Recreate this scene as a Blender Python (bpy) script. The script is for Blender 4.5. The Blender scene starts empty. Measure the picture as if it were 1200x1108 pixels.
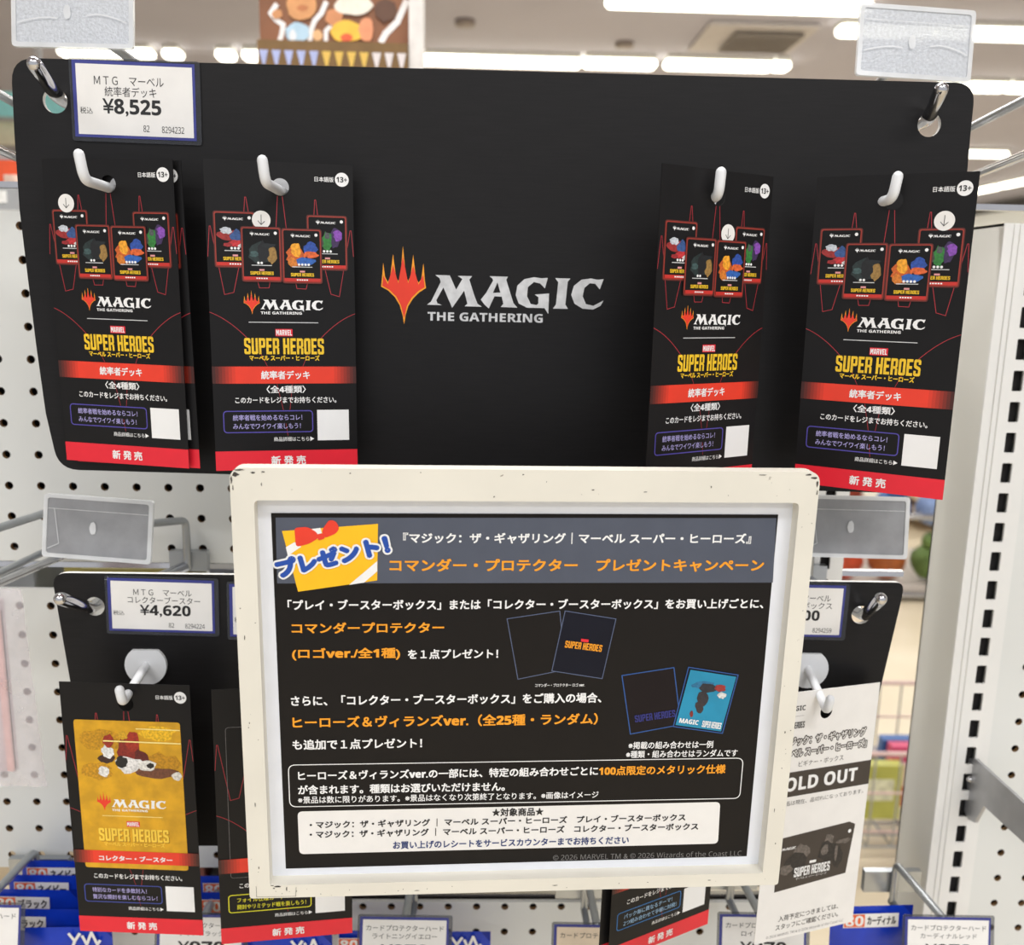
import bpy, bmesh, math, random
from mathutils import Vector, Matrix, Quaternion
random.seed(7)

# ------------------------------------------------------------------ camera, world, lights, exposure
S = bpy.context.scene
COL = S.collection
F, PITCH, YAW, ROLL = 1075.5, 0.1936, 0.0293, 0.0201     # focal length in pixels of the 1200x1108 frame; attitude in radians
EYE = Vector((0, 0, 1.35))
def _attitude():
    cp, sp, cy, sy, cr, sr = math.cos(PITCH), math.sin(PITCH), math.cos(YAW), math.sin(YAW), math.cos(ROLL), math.sin(ROLL)
    Rz = Matrix(((cy, -sy, 0), (sy, cy, 0), (0, 0, 1)))
    Rx = Matrix(((1, 0, 0), (0, cp, -sp), (0, sp, cp)))
    M = Matrix(((1, 0, 0), (0, 0, -1), (0, 1, 0)))
    Rr = Matrix(((cr, -sr, 0), (sr, cr, 0), (0, 0, 1)))
    return Rr @ M @ Rx @ Rz
ATT = _attitude()
ATT_T = ATT.transposed()
cam = bpy.data.cameras.new('camera')
cam.sensor_width = 36.0
cam.lens = 36.0 * F / 1200.0
cam.clip_start = 0.02
cam.dof.use_dof = True
cam.dof.focus_distance = 0.535
cam.dof.aperture_fstop = 8.4
camo = bpy.data.objects.new('camera', cam)
COL.objects.link(camo)
r_, d_, f_ = ATT_T @ Vector((1, 0, 0)), ATT_T @ Vector((0, 1, 0)), ATT_T @ Vector((0, 0, 1))
camo.matrix_world = Matrix(((r_.x, -d_.x, -f_.x, EYE.x), (r_.y, -d_.y, -f_.y, EYE.y), (r_.z, -d_.z, -f_.z, EYE.z), (0, 0, 0, 1)))
S.camera = camo
S.view_settings.view_transform = 'Standard'
S.view_settings.look = 'None'
S.view_settings.gamma = 1.0
S.view_settings.exposure = 0.12
S.view_settings.use_curve_mapping = False

world = bpy.data.worlds.new('shop_ambient')
S.world = world
world.use_nodes = True
bg = world.node_tree.nodes['Background']
bg.inputs[0].default_value = (0.96, 0.97, 1.0, 1)
bg.inputs[1].default_value = 0.62

CEIL = 2.95
def area(name, loc, sx, sy, watts, rx=0.0, rz=0.0, col=(1, 0.988, 0.965)):
    l = bpy.data.lights.new(name, 'AREA')
    l.shape = 'RECTANGLE'; l.size = sx; l.size_y = sy; l.energy = watts; l.color = col
    o = bpy.data.objects.new(name, l); COL.objects.link(o)
    o.location = loc; o.rotation_euler = (rx, 0, rz)
    return o
# the fluorescent rows over the aisle behind and above the photographer, and over the floor beyond
area('aisle_lamp_light', (0.95, -0.75, CEIL - 0.1), 1.3, 0.25, 26)
area('aisle_lamp_light', (-1.2, -0.9, CEIL - 0.1), 1.3, 0.25, 16)
area('aisle_lamp_light', (0.0, -2.4, CEIL - 0.1), 4.0, 0.3, 45)
area('gap_fill_light', (-0.2, 1.0, CEIL - 0.1), 1.6, 0.2, 30)  # added fill, not one of the rows: brightens the boxes behind the slots
area('floor_lamp_light', (0.5, 3.2, CEIL - 0.1), 5.0, 0.3, 70)
area('floor_lamp_light', (2.0, 7.0, CEIL - 0.1), 9.0, 0.3, 120)
area('floor_lamp_light', (2.0, 10.5, CEIL - 0.1), 9.0, 0.3, 120)
area('floor_lamp_light', (2.5, 15.0, CEIL - 0.1), 9.0, 0.3, 140)

# ------------------------------------------------------------------ from photograph pixels to places
def ray(px, py):
    return ATT_T @ Vector(((px - 600) / F, (py - 554) / F, 1.0))
def V(px, py, Y):            # the point at distance Y into the shop seen at that pixel
    d = ray(px, py); return EYE + d * (Y / d.y)
def VX(px, py, X):
    d = ray(px, py); return EYE + d * (X / d.x)
def VZ(px, py, Z):           # on the horizontal plane Z
    d = ray(px, py); return EYE + d * ((Z - EYE.z) / d.z)
def pose(t, rv):
    v = Vector(rv); a = v.length
    R = Quaternion(v / a, a).to_matrix().to_4x4() if a > 1e-9 else Matrix.Identity(4)
    return Matrix.Translation(Vector(t) + EYE) @ R
def uv(M, px, py):           # millimetres right and down on the face of a flat thing standing at M
    n = M.col[1].to_3d(); d = ray(px, py)
    q = M.inverted() @ (EYE + d * ((M.translation - EYE).dot(n) / d.dot(n)))
    return q.x * 1000, -q.z * 1000

# ------------------------------------------------------------------ materials
def lin(c):
    return tuple(((x / 255) / 12.92 if x / 255 <= 0.04045 else ((x / 255 + 0.055) / 1.055) ** 2.4) for x in c)
MATS = {}
def mat(name, rgb, rough=0.5, metal=0.0, var=0.06, scale=60.0, bump=0.0, bscale=200.0, emit=0.0, alpha=1.0, spec=0.5, trans=0.0):
    if name in MATS: return MATS[name]
    m = bpy.data.materials.new(name); m.use_nodes = True
    nt = m.node_tree; b = nt.nodes['Principled BSDF']
    c = lin(rgb)
    tc = nt.nodes.new('ShaderNodeTexCoord')
    nz = nt.nodes.new('ShaderNodeTexNoise'); nz.inputs['Scale'].default_value = scale; nz.inputs['Detail'].default_value = 4
    nt.links.new(tc.outputs['Object'], nz.inputs['Vector'])
    rp = nt.nodes.new('ShaderNodeValToRGB')
    rp.color_ramp.elements[0].position = 0.35; rp.color_ramp.elements[1].position = 0.65
    rp.color_ramp.elements[0].color = (*[x * (1 - var) for x in c], 1)
    rp.color_ramp.elements[1].color = (*[min(1, x * (1 + var)) for x in c], 1)
    nt.links.new(nz.outputs['Fac'], rp.inputs['Fac'])
    nt.links.new(rp.outputs['Color'], b.inputs['Base Color'])
    b.inputs['Roughness'].default_value = rough
    b.inputs['Metallic'].default_value = metal
    b.inputs['Specular IOR Level'].default_value = spec
    b.inputs['Transmission Weight'].default_value = trans
    if emit:
        b.inputs['Emission Color'].default_value = (*c, 1); b.inputs['Emission Strength'].default_value = emit
    if alpha < 1: b.inputs['Alpha'].default_value = alpha
    if bump:
        bz = nt.nodes.new('ShaderNodeTexNoise'); bz.inputs['Scale'].default_value = bscale; bz.inputs['Detail'].default_value = 3
        nt.links.new(tc.outputs['Object'], bz.inputs['Vector'])
        bp = nt.nodes.new('ShaderNodeBump'); bp.inputs['Strength'].default_value = bump; bp.inputs['Distance'].default_value = 0.002
        nt.links.new(bz.outputs['Fac'], bp.inputs['Height']); nt.links.new(bp.outputs['Normal'], b.inputs['Normal'])
    MATS[name] = m
    return m
def speckled(name, rgb, chip, lo, rough=0.45, scale=90.0):      # enamel with worn chips of another colour
    m = mat(name, rgb, rough, var=0.035, scale=14)
    nt = m.node_tree; b = nt.nodes['Principled BSDF']
    base = b.inputs['Base Color'].links[0].from_socket
    tc = [n for n in nt.nodes if n.type == 'TEX_COORD'][0]
    n1 = nt.nodes.new('ShaderNodeTexNoise'); n1.inputs['Scale'].default_value = scale; n1.inputs['Detail'].default_value = 6; n1.inputs['Roughness'].default_value = 0.7
    nt.links.new(tc.outputs['Object'], n1.inputs['Vector'])
    r1 = nt.nodes.new('ShaderNodeValToRGB'); r1.color_ramp.elements[0].position = lo; r1.color_ramp.elements[1].position = lo + 0.035
    r1.color_ramp.elements[0].color = (0, 0, 0, 1); r1.color_ramp.elements[1].color = (1, 1, 1, 1)
    nt.links.new(n1.outputs['Fac'], r1.inputs['Fac'])
    mx = nt.nodes.new('ShaderNodeMix'); mx.data_type = 'RGBA'
    nt.links.new(r1.outputs['Color'], mx.inputs[0]); nt.links.new(base, mx.inputs[6]); mx.inputs[7].default_value = (*lin(chip), 1)
    nt.links.new(mx.outputs[2], b.inputs['Base Color'])
    return m
def brushed(name, rgb, rough, spec=.5):                                   # faint streaks along x
    m = mat(name, rgb, rough, var=0.12, scale=8, spec=spec)
    nt = m.node_tree
    nz = [n for n in nt.nodes if n.type == 'TEX_NOISE'][0]; tc = [n for n in nt.nodes if n.type == 'TEX_COORD'][0]
    mp = nt.nodes.new('ShaderNodeMapping'); mp.inputs['Scale'].default_value = (6, 40, 90)
    nt.links.new(tc.outputs['Object'], mp.inputs['Vector']); nt.links.new(mp.outputs['Vector'], nz.inputs['Vector'])
    return m

BLACK = mat('black_card_print', (22, 21, 22), 0.4, var=0.05, spec=.22)
PANEL = brushed('black_panel_print', (25, 24, 25), 0.42, .22)
PWHITE = mat('white_board_core', (226, 224, 220), 0.7)
WHITE = mat('white_ink', (240, 240, 240), 0.55, var=0.02)
PAPER = mat('white_paper', (236, 234, 231), 0.6, var=0.02)
INK = mat('black_ink', (22, 22, 24), 0.5)
GREYINK = mat('grey_ink', (120, 118, 118), 0.5)
RED = mat('red_band_ink', (228, 30, 50), 0.42, var=0.03)
VERM = mat('vermilion_ink', (232, 58, 34), 0.42, var=0.04)
THINRED = mat('thin_red_ink', (176, 44, 56), 0.5)
GLOW = mat('orange_red_ink', (158, 52, 38), 0.5)
GOLD = mat('gold_ink', (240, 196, 36), 0.45, var=0.12, scale=300)
GOLDBG = mat('ochre_ink', (214, 160, 22), 0.45, var=0.14, scale=90)
GOLDDK = mat('deep_ochre_ink', (176, 126, 18), 0.45, var=0.1)
ORANGE = mat('orange_ink', (246, 160, 30), 0.5, var=0.03)
YELLOW = mat('yellow_ink', (250, 190, 10), 0.5, var=0.03)
LEMON = mat('lemon_ink', (228, 222, 40), 0.5)
PURPLE = mat('purple_ink', (84, 74, 168), 0.5)
LILAC = mat('lilac_ink', (176, 168, 224), 0.5)
SLATE = mat('slate_ink', (76, 82, 97), 0.5, var=0.04)
BLUE = mat('blue_ink', (22, 74, 168), 0.5, var=0.03)
NAVY = mat('navy_ink', (24, 50, 110), 0.5)
NAVYDK = mat('dark_navy_ink', (18, 20, 33), 0.5, spec=.2)
SKYINK = mat('light_blue_ink', (150, 190, 226), 0.5)
MIDBLUE = mat('mid_blue_ink', (46, 120, 190), 0.5)
CYAN = mat('cyan_ink', (24, 138, 176), 0.5, var=0.08)
POSTER = mat('poster_black_ink', (24, 21, 20), 0.42, var=0.04, spec=.2)
SILVER = mat('silver_ink', (205, 206, 208), 0.45, var=0.12, scale=160)
DKBAND = mat('dark_band_ink', (62, 54, 48), 0.5)
CREAM = speckled('cream_enamel', (227, 223, 211), (130, 120, 106), 0.70)
CHIPPED = speckled('chipped_enamel', (225, 219, 203), (40, 36, 34), 0.5, scale=260)
CHROME = mat('chrome', (205, 205, 208), 0.12, 1.0, var=0.03)
STEEL = mat('zinc_wire', (178, 182, 186), 0.3, 0.9, var=0.05)
PEGW = mat('white_plastic', (228, 230, 233), 0.35, var=0.02)
BOARD = mat('white_pegboard_paint', (222, 224, 222), 0.5, var=0.025, scale=5)
CORE = mat('brown_hardboard', (128, 96, 58), 0.8)
DARK = mat('inside_shade', (46, 44, 44), 0.9)  # dark colour standing in for the shade inside hollow fittings
POSTW = mat('white_powder_coat', (232, 232, 230), 0.4, var=0.02, scale=6)
POSTG = mat('grey_powder_coat', (226, 225, 219), 0.5, var=0.03, scale=6)
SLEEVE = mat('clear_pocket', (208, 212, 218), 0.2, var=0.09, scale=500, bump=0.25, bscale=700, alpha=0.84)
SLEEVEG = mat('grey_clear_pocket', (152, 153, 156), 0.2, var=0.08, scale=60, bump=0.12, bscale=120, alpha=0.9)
RIM = mat('clear_rim', (238, 240, 242), 0.12, var=0.05, alpha=0.7)
CLEAR = mat('label_cover_plastic', (70, 72, 78), 0.15, alpha=0.45)
LABELBLUE = mat('label_border_ink', (52, 58, 138), 0.4)
PACKBLUE = mat('blue_pack_film', (14, 52, 176), 0.25, var=0.15, scale=40)

# ------------------------------------------------------------------ mesh making
def tag(o, label, cat, group=None, kind=None):
    o['label'] = label; o['category'] = cat
    if group: o['group'] = group
    if kind: o['kind'] = kind
    return o
def empty(name, M, label=None, cat=None, group=None):
    o = bpy.data.objects.new(name, None); COL.objects.link(o)
    o.empty_display_size = 0.02
    o.matrix_world = M if isinstance(M, Matrix) else Matrix.Translation(M)
    if label: tag(o, label, cat, group)
    return o
def dup(root, M, label, group=None):
    r = root.copy(); COL.objects.link(r); r.matrix_world = M; r['label'] = label
    if group: r['group'] = group
    for ch in list(root.children):
        c = ch.copy(); COL.objects.link(c); c.parent = r
        for g in ch.children:
            d = g.copy(); COL.objects.link(d); d.parent = c
    return r
class MB:
    def __init__(self): self.v, self.f, self.m, self.ms, self.sm = [], [], [], [], []
    def mi(self, m):
        if m not in self.ms: self.ms.append(m)
        return self.ms.index(m)
    def add(self, vs, fs, m, smooth=False):
        o = len(self.v); k = self.mi(m)
        self.v += [tuple(p) for p in vs]
        for f in fs: self.f.append([i + o for i in f]); self.m.append(k); self.sm.append(smooth)
    def box(self, c, s, m, R=None):
        c = Vector(c); vs = []
        for x in (-.5, .5):
            for y in (-.5, .5):
                for z in (-.5, .5):
                    p = Vector((x * s[0], y * s[1], z * s[2]))
                    vs.append(c + (R @ p if R else p))
        self.add(vs, [(0, 1, 3, 2), (4, 6, 7, 5), (0, 4, 5, 1), (2, 3, 7, 6), (0, 2, 6, 4), (1, 5, 7, 3)], m)
        return self
    def tube(self, pts, r, m, seg=12, dome=True, bend=0.0):
        P = [Vector(p) for p in pts]
        if bend > 0 and len(P) > 2:
            Q = [P[0]]
            for i in range(1, len(P) - 1):
                a, b, c = P[i - 1], P[i], P[i + 1]
                k = min(bend, (a - b).length * .48, (c - b).length * .48)
                s, e = b + (a - b).normalized() * k, b + (c - b).normalized() * k
                for j in range(7):
                    t = j / 6; Q.append(s * (1 - t) ** 2 + b * 2 * t * (1 - t) + e * t * t)
            P = Q + [P[-1]]
        rs = [r] * len(P)
        if dome:
            for end in (0, -1):
                d = ((P[0] - P[1]) if end == 0 else (P[-1] - P[-2])).normalized()
                ex = [(P[end] + d * r * math.sin(a), r * math.cos(a)) for a in (0.5, 0.95, 1.3, 1.5)]
                if end == 0:
                    P = [q for q, _ in reversed(ex)] + P; rs = [q for _, q in reversed(ex)] + rs
                else:
                    P += [q for q, _ in ex]; rs += [q for _, q in ex]
        vs, fs = [], []
        n = None
        for i, p in enumerate(P):
            d = (P[min(i + 1, len(P) - 1)] - P[max(i - 1, 0)]).normalized()
            if n is None:
                n = d.orthogonal().normalized()
            n = (n - d * n.dot(d)).normalized(); w = d.cross(n)
            for j in range(seg):
                a = 2 * math.pi * j / seg
                vs.append(p + (n * math.cos(a) + w * math.sin(a)) * rs[i])
        for i in range(len(P) - 1):
            for j in range(seg):
                fs.append((i * seg + j, i * seg + (j + 1) % seg, (i + 1) * seg + (j + 1) % seg, (i + 1) * seg + j))
        fs.append(tuple(range(seg))[::-1]); fs.append(tuple((len(P) - 1) * seg + j for j in range(seg)))
        self.add(vs, fs, m, True); return self
    def prism(self, pts, m, side=None):     # list of (front point, back point)
        n = len(pts); vs = [a for a, _ in pts] + [b for _, b in pts]
        self.add(vs, [tuple(range(n)), tuple(range(2 * n - 1, n - 1, -1))], m)
        self.add(vs, [(i, n + i, n + (i + 1) % n, (i + 1) % n) for i in range(n)], side or m)
        return self
    def build(self, name, parent=None):
        me = bpy.data.meshes.new(name); me.from_pydata(self.v, [], self.f)
        for m in self.ms: me.materials.append(m)
        me.polygons.foreach_set('material_index', self.m)
        me.polygons.foreach_set('use_smooth', self.sm)
        me.update()
        o = bpy.data.objects.new(name, me); COL.objects.link(o)
        if parent is not None: o.parent = parent
        return o

def sans(s, bold):                          # Latin letters and figures in the sans-serif style of the printing
    U, L, N = (0x1D5D4, 0x1D5EE, 0x1D7EC) if bold else (0x1D5A0, 0x1D5BA, 0x1D7E2)
    return ''.join(chr(U + ord(c) - 65) if 'A' <= c <= 'Z' else chr(L + ord(c) - 97) if 'a' <= c <= 'z' else chr(N + ord(c) - 48) if '0' <= c <= '9' else c for c in s)
_txt = {}
def glyphs(s, bold, shear=0.0):
    k = (s, bold, shear)
    if k not in _txt:
        c = bpy.data.curves.new('t', 'FONT'); c.body = s; c.resolution_u = 3; c.offset = bold; c.shear = shear
        o = bpy.data.objects.new('t', c); me = bpy.data.meshes.new_from_object(o)
        vs = [(v.co.x, v.co.y) for v in me.vertices]; fs = [tuple(p.vertices) for p in me.polygons]
        bpy.data.objects.remove(o); bpy.data.curves.remove(c); bpy.data.meshes.remove(me)
        xs = [v[0] for v in vs]; ys = [v[1] for v in vs]
        _txt[k] = (vs, fs, min(xs), max(xs), min(ys), max(ys))
    return _txt[k]
def filled(loops, res=None):                # 2-D outline with holes -> triangles
    c = bpy.data.curves.new('c', 'CURVE'); c.dimensions = '2D'; c.fill_mode = 'BOTH'
    for pts in loops:
        s = c.splines.new('POLY'); s.points.add(len(pts) - 1); s.use_cyclic_u = True
        for p, q in zip(s.points, pts): p.co = (q[0], q[1], 0, 1)
    o = bpy.data.objects.new('c', c); me = bpy.data.meshes.new_from_object(o)
    vs = [(v.co.x, v.co.y) for v in me.vertices]; fs = [tuple(p.vertices) for p in me.polygons]
    bpy.data.objects.remove(o); bpy.data.curves.remove(c); bpy.data.meshes.remove(me)
    return vs, fs
def circle(x, y, r, n=24):
    return [(x + r * math.cos(2 * math.pi * i / n), y + r * math.sin(2 * math.pi * i / n)) for i in range(n)]
def rounded(pts, r, n=6):                   # polygon with every corner rounded (r: one radius or one per corner)
    out = []
    N = len(pts); rr = r if isinstance(r, (list, tuple)) else [r] * N
    for i in range(N):
        a, b, c = Vector(pts[i - 1]), Vector(pts[i]), Vector(pts[(i + 1) % N])
        if rr[i] <= 0: out.append(tuple(b)); continue
        k = min(rr[i], (a - b).length * .48, (c - b).length * .48)
        s, e = b + (a - b).normalized() * k, b + (c - b).normalized() * k
        for j in range(n + 1):
            t = j / n; out.append(tuple(s * (1 - t) ** 2 + b * 2 * t * (1 - t) + e * t * t))
    return out
def rect(u0, v0, u1, v1): return [(u0, v0), (u1, v0), (u1, v1), (u0, v1)]
class Ink(MB):
    """flat printing on a face: u right, v down in millimetres, layers 0.1 mm apart; front is -y"""
    def __init__(self, y0=0.0): super().__init__(); self.y0 = y0
    def P(self, u, v, l): return (u * .001, self.y0 - l * .0001, -v * .001)
    def poly(self, pts, m, l=1): self.add([self.P(u, v, l) for u, v in pts], [tuple(range(len(pts)))], m); return self
    def loops(self, loops, m, l=1):
        vs, fs = filled(loops); self.add([self.P(u, v, l) for u, v in vs], fs, m); return self
    def line(self, pts, w, m, l=1, close=False):
        P = [Vector(p) for p in pts]
        if close: P.append(P[0])
        for j, (a, b) in enumerate(zip(P, P[1:])):
            d = b - a
            if d.length < 1e-6: continue
            d.normalize(); n = Vector((-d.y, d.x)) * w * .5; e = d * w * .3
            self.poly([a - e + n, b + e + n, b + e - n, a - e - n], m, l + .02 * (j % 24))
        return self
    def ring(self, pts, w, m, l=1): return self.line(pts, w, m, l, True)
    def text(self, s, a, b, h, m, l=2, bold=0.0, shear=0.0, spread=None):
        """a, b: the two ends of the writing's centre line; h: its height"""
        cjk = any(ord(c) > 0x2000 for c in s)
        s = sans(s, bold > .011)
        vs, fs, x0, x1, y0, y1 = glyphs(s, 0.0, shear)
        if bold > 0 and not spread:      # heavier strokes: the same writing laid down four more times a hair apart
            e = bold * h * (1.6 if cjk else .5)
            a, b = Vector(a), Vector(b); ex = (b - a).normalized() * e * .8; a, b, h = a + ex, b - ex, h - 1.6 * e
            spread = [(e, 0), (-e, 0), (0, e), (0, -e), (.7 * e, .7 * e), (-.7 * e, .7 * e), (.7 * e, -.7 * e), (-.7 * e, -.7 * e)] if h > 9 else [(.8 * e, .8 * e), (-.8 * e, .8 * e), (.8 * e, -.8 * e), (-.8 * e, -.8 * e)]
        a, b = Vector(a), Vector(b); d = b - a; n = Vector((-d.y, d.x)).normalized()
        out = []
        for x, y in vs:
            p = a + d * ((x - x0) / (x1 - x0)) - n * (((y - y0) / (y1 - y0) - .5) * h)
            out.append(p)
        for j, off in enumerate(spread or [(0, 0)]):
            self.add([self.P(p.x + off[0], p.y + off[1], l + j * .03) for p in out], fs, m)
        return self
BLOCK = {   # heavy condensed capitals, 10 high
    'U': (5, [[(0, 0), (1.8, 0), (1.8, 8.3), (3.2, 8.3), (3.2, 0), (5, 0), (5, 9.2), (4.2, 10), (.8, 10), (0, 9.2)]]),
    'S': (5, [[(.8, 0), (4.2, 0), (5, .8), (5, 3.1), (3.3, 3.1), (3.3, 1.6), (1.7, 1.6), (1.7, 3.5), (4.3, 4.6), (5, 5.5), (5, 9.2), (4.2, 10), (.8, 10), (0, 9.2), (0, 6.8), (1.7, 6.8), (1.7, 8.4), (3.3, 8.4), (3.3, 6.3), (.7, 5.2), (0, 4.3), (0, .8)]]),
    'P': (5, [[(0, 0), (4.2, 0), (5, .8), (5, 5.2), (4.2, 6), (1.8, 6), (1.8, 10), (0, 10)], [(1.8, 1.6), (3.3, 1.6), (3.3, 4.4), (1.8, 4.4)]]),
    'E': (4.4, [[(0, 0), (4.4, 0), (4.4, 1.7), (1.8, 1.7), (1.8, 4.1), (3.9, 4.1), (3.9, 5.8), (1.8, 5.8), (1.8, 8.3), (4.4, 8.3), (4.4, 10), (0, 10)]]),
    'R': (5, [[(0, 0), (4.2, 0), (5, .8), (5, 4.9), (4.3, 5.6), (5, 6.3), (5, 10), (3.3, 10), (3.3, 6.3), (1.8, 6.3), (1.8, 10), (0, 10)], [(1.8, 1.6), (3.3, 1.6), (3.3, 4.7), (1.8, 4.7)]]),
    'H': (5, [[(0, 0), (1.8, 0), (1.8, 4.1), (3.2, 4.1), (3.2, 0), (5, 0), (5, 10), (3.2, 10), (3.2, 5.9), (1.8, 5.9), (1.8, 10), (0, 10)]]),
    'O': (5, [[(.8, 0), (4.2, 0), (5, .8), (5, 9.2), (4.2, 10), (.8, 10), (0, 9.2), (0, .8)], [(1.8, 1.6), (3.2, 1.6), (3.2, 8.4), (1.8, 8.4)]]),
    'M': (6, [[(0, 10), (0, 0), (1.8, 0), (3, 4), (4.2, 0), (6, 0), (6, 10), (4.4, 10), (4.4, 4.2), (3.4, 7.5), (2.6, 7.5), (1.6, 4.2), (1.6, 10)]]),
    'A': (5.2, [[(0, 10), (1.5, 0), (3.7, 0), (5.2, 10), (3.5, 10), (3.25, 8.2), (1.95, 8.2), (1.7, 10)], [(2.6, 2.4), (3.05, 6.6), (2.15, 6.6)]]),
    'V': (5.2, [[(0, 0), (1.7, 0), (2.6, 6.6), (3.5, 0), (5.2, 0), (3.7, 10), (1.5, 10)]]),
    'L': (4.2, [[(0, 0), (1.8, 0), (1.8, 8.3), (4.2, 8.3), (4.2, 10), (0, 10)]]), ' ': (1.6, [])}
def block(ink, s, a, b, h, m, l=2):
    a, b = Vector(a), Vector(b); W = sum(BLOCK[c][0] + .8 for c in s) - .8
    d = (b - a) / W; n = Vector((-d.y, d.x)).normalized() * (h / 10); x = 0
    for c in s:
        w, lo = BLOCK[c]
        if lo: ink.loops([[tuple(a + d * (x + px) + n * (py - 5)) for px, py in p] for p in lo], m, l)
        x += w + .8
def sheet(ink, loops, m, thick, side=None):  # a sheet of card with holes, front at y0, thick mm deep
    vs, fs = filled(loops)
    y0 = ink.y0; n = len(vs)
    ink.add([(u * .001, y0, -v * .001) for u, v in vs], fs, m)
    ink.add([(u * .001, y0 + thick * .001, -v * .001) for u, v in vs], fs, side or m)
    for lp in loops:
        k = len(lp)
        ink.add([(u * .001, y0, -v * .001) for u, v in lp] + [(u * .001, y0 + thick * .001, -v * .001) for u, v in lp],
                [(i, (i + 1) % k, k + (i + 1) % k, k + i) for i in range(k)], side or m)
    return ink
def blob(x, y, rx, ry, seed, n=14, j=.25):
    rnd = random.Random(seed)
    return [(x + rx * math.cos(2 * math.pi * i / n) * (1 + rnd.uniform(-j, j)), y + ry * math.sin(2 * math.pi * i / n) * (1 + rnd.uniform(-j, j))) for i in range(n)]
def arc_pts(a, b, c, n=10):
    a, b, c = Vector(a), Vector(b), Vector(c)
    return [tuple(a * (1 - t) ** 2 + b * 2 * t * (1 - t) + c * t * t) for t in [i / n for i in range(n + 1)]]

# ------------------------------------------------------------------ the emblem and its lettering (drawn in a 1053 x 368 box)
def _k(pts): return [(x - 65, y - .017 * (x - 173) - 72) for x, y in pts]
SPIKES = _k([(65, 262), (68, 235), (76, 150), (84, 215), (97, 240), (108, 215), (122, 110), (135, 215), (146, 236), (157, 205), (168, 72), (181, 205), (192, 236), (204, 210), (216, 112), (228, 215), (241, 243), (254, 225), (264, 152), (271, 235), (276, 268), (245, 288), (215, 318), (192, 355), (180, 395), (173, 440), (165, 395), (152, 350), (130, 312), (98, 280)])
SPIKES_IN = _k([(71, 258), (76, 210), (97, 250), (122, 160), (146, 246), (168, 118), (192, 246), (216, 162), (241, 252), (263, 205), (270, 264), (240, 282), (209, 313), (186, 352), (173, 412), (158, 350), (136, 308), (102, 275)])
LETTERS = [
    [_k([(320, 206), (388, 208), (418, 275), (447, 225), (425, 210), (493, 211), (480, 228), (505, 305), (520, 342), (540, 356), (458, 354), (472, 342), (456, 280), (400, 362), (358, 265), (325, 325), (330, 340), (352, 349), (281, 347), (300, 332), (345, 240), (340, 222)])],
    [_k([(575, 211), (662, 213), (654, 228), (690, 338), (709, 360), (630, 357), (642, 342), (634, 308), (600, 306), (584, 340), (574, 364), (552, 345), (535, 322), (560, 290), (592, 232), (588, 222)]), _k([(613, 240), (627, 288), (592, 290)])],
    [_k([(850, 218), (838, 268), (815, 245), (785, 238), (757, 262), (754, 305), (772, 342), (800, 347), (808, 340), (808, 310), (790, 297), (858, 292), (857, 390), (838, 362), (800, 361), (755, 360), (715, 340), (700, 300), (707, 255), (740, 224), (785, 215), (820, 220)])],
    [_k([(885, 219), (957, 221), (945, 236), (937, 345), (950, 365), (878, 364), (892, 345), (900, 238)])],
    [_k([(1115, 223), (1098, 272), (1075, 245), (1050, 243), (1025, 265), (1018, 305), (1035, 342), (1070, 350), (1118, 325), (1105, 350), (1070, 368), (1020, 364), (980, 340), (963, 298), (975, 255), (1010, 226), (1055, 220), (1085, 226)])]]
def emblem(ink, u, v, w, h, l=2, red=VERM, edge=ORANGE, two=True):
    s = lambda pts: [(u + x * w / 1053, v + y * h / 368) for x, y in pts]
    ink.poly(s(SPIKES), edge if two else red, l)
    if two: ink.poly(s(SPIKES_IN), red, l + 1)
def wordmark(ink, u, v, w, h, m=WHITE, l=2, small=True, spread=None):
    for lp in LETTERS:
        ink.loops([[(u + x * w / 1053, v + y * h / 368) for x, y in p] for p in lp], m, l)
    if small: ink.text('THE GATHERING', (u + 219 * w / 1053, v + 328 * h / 368), (u + 766 * w / 1053, v + 328 * h / 368), 42 * h / 368, m, l, .03)
def tiny_mark(ink, u0, u1, v, h, m=WHITE, l=4):      # the emblem and wordmark when only a few pixels wide
    w = u1 - u0
    emblem(ink, u0, v - h, w, h * 2.0, l, m, m, False); wordmark(ink, u0, v - h, w, h * 2.0, m, l, False)

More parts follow.
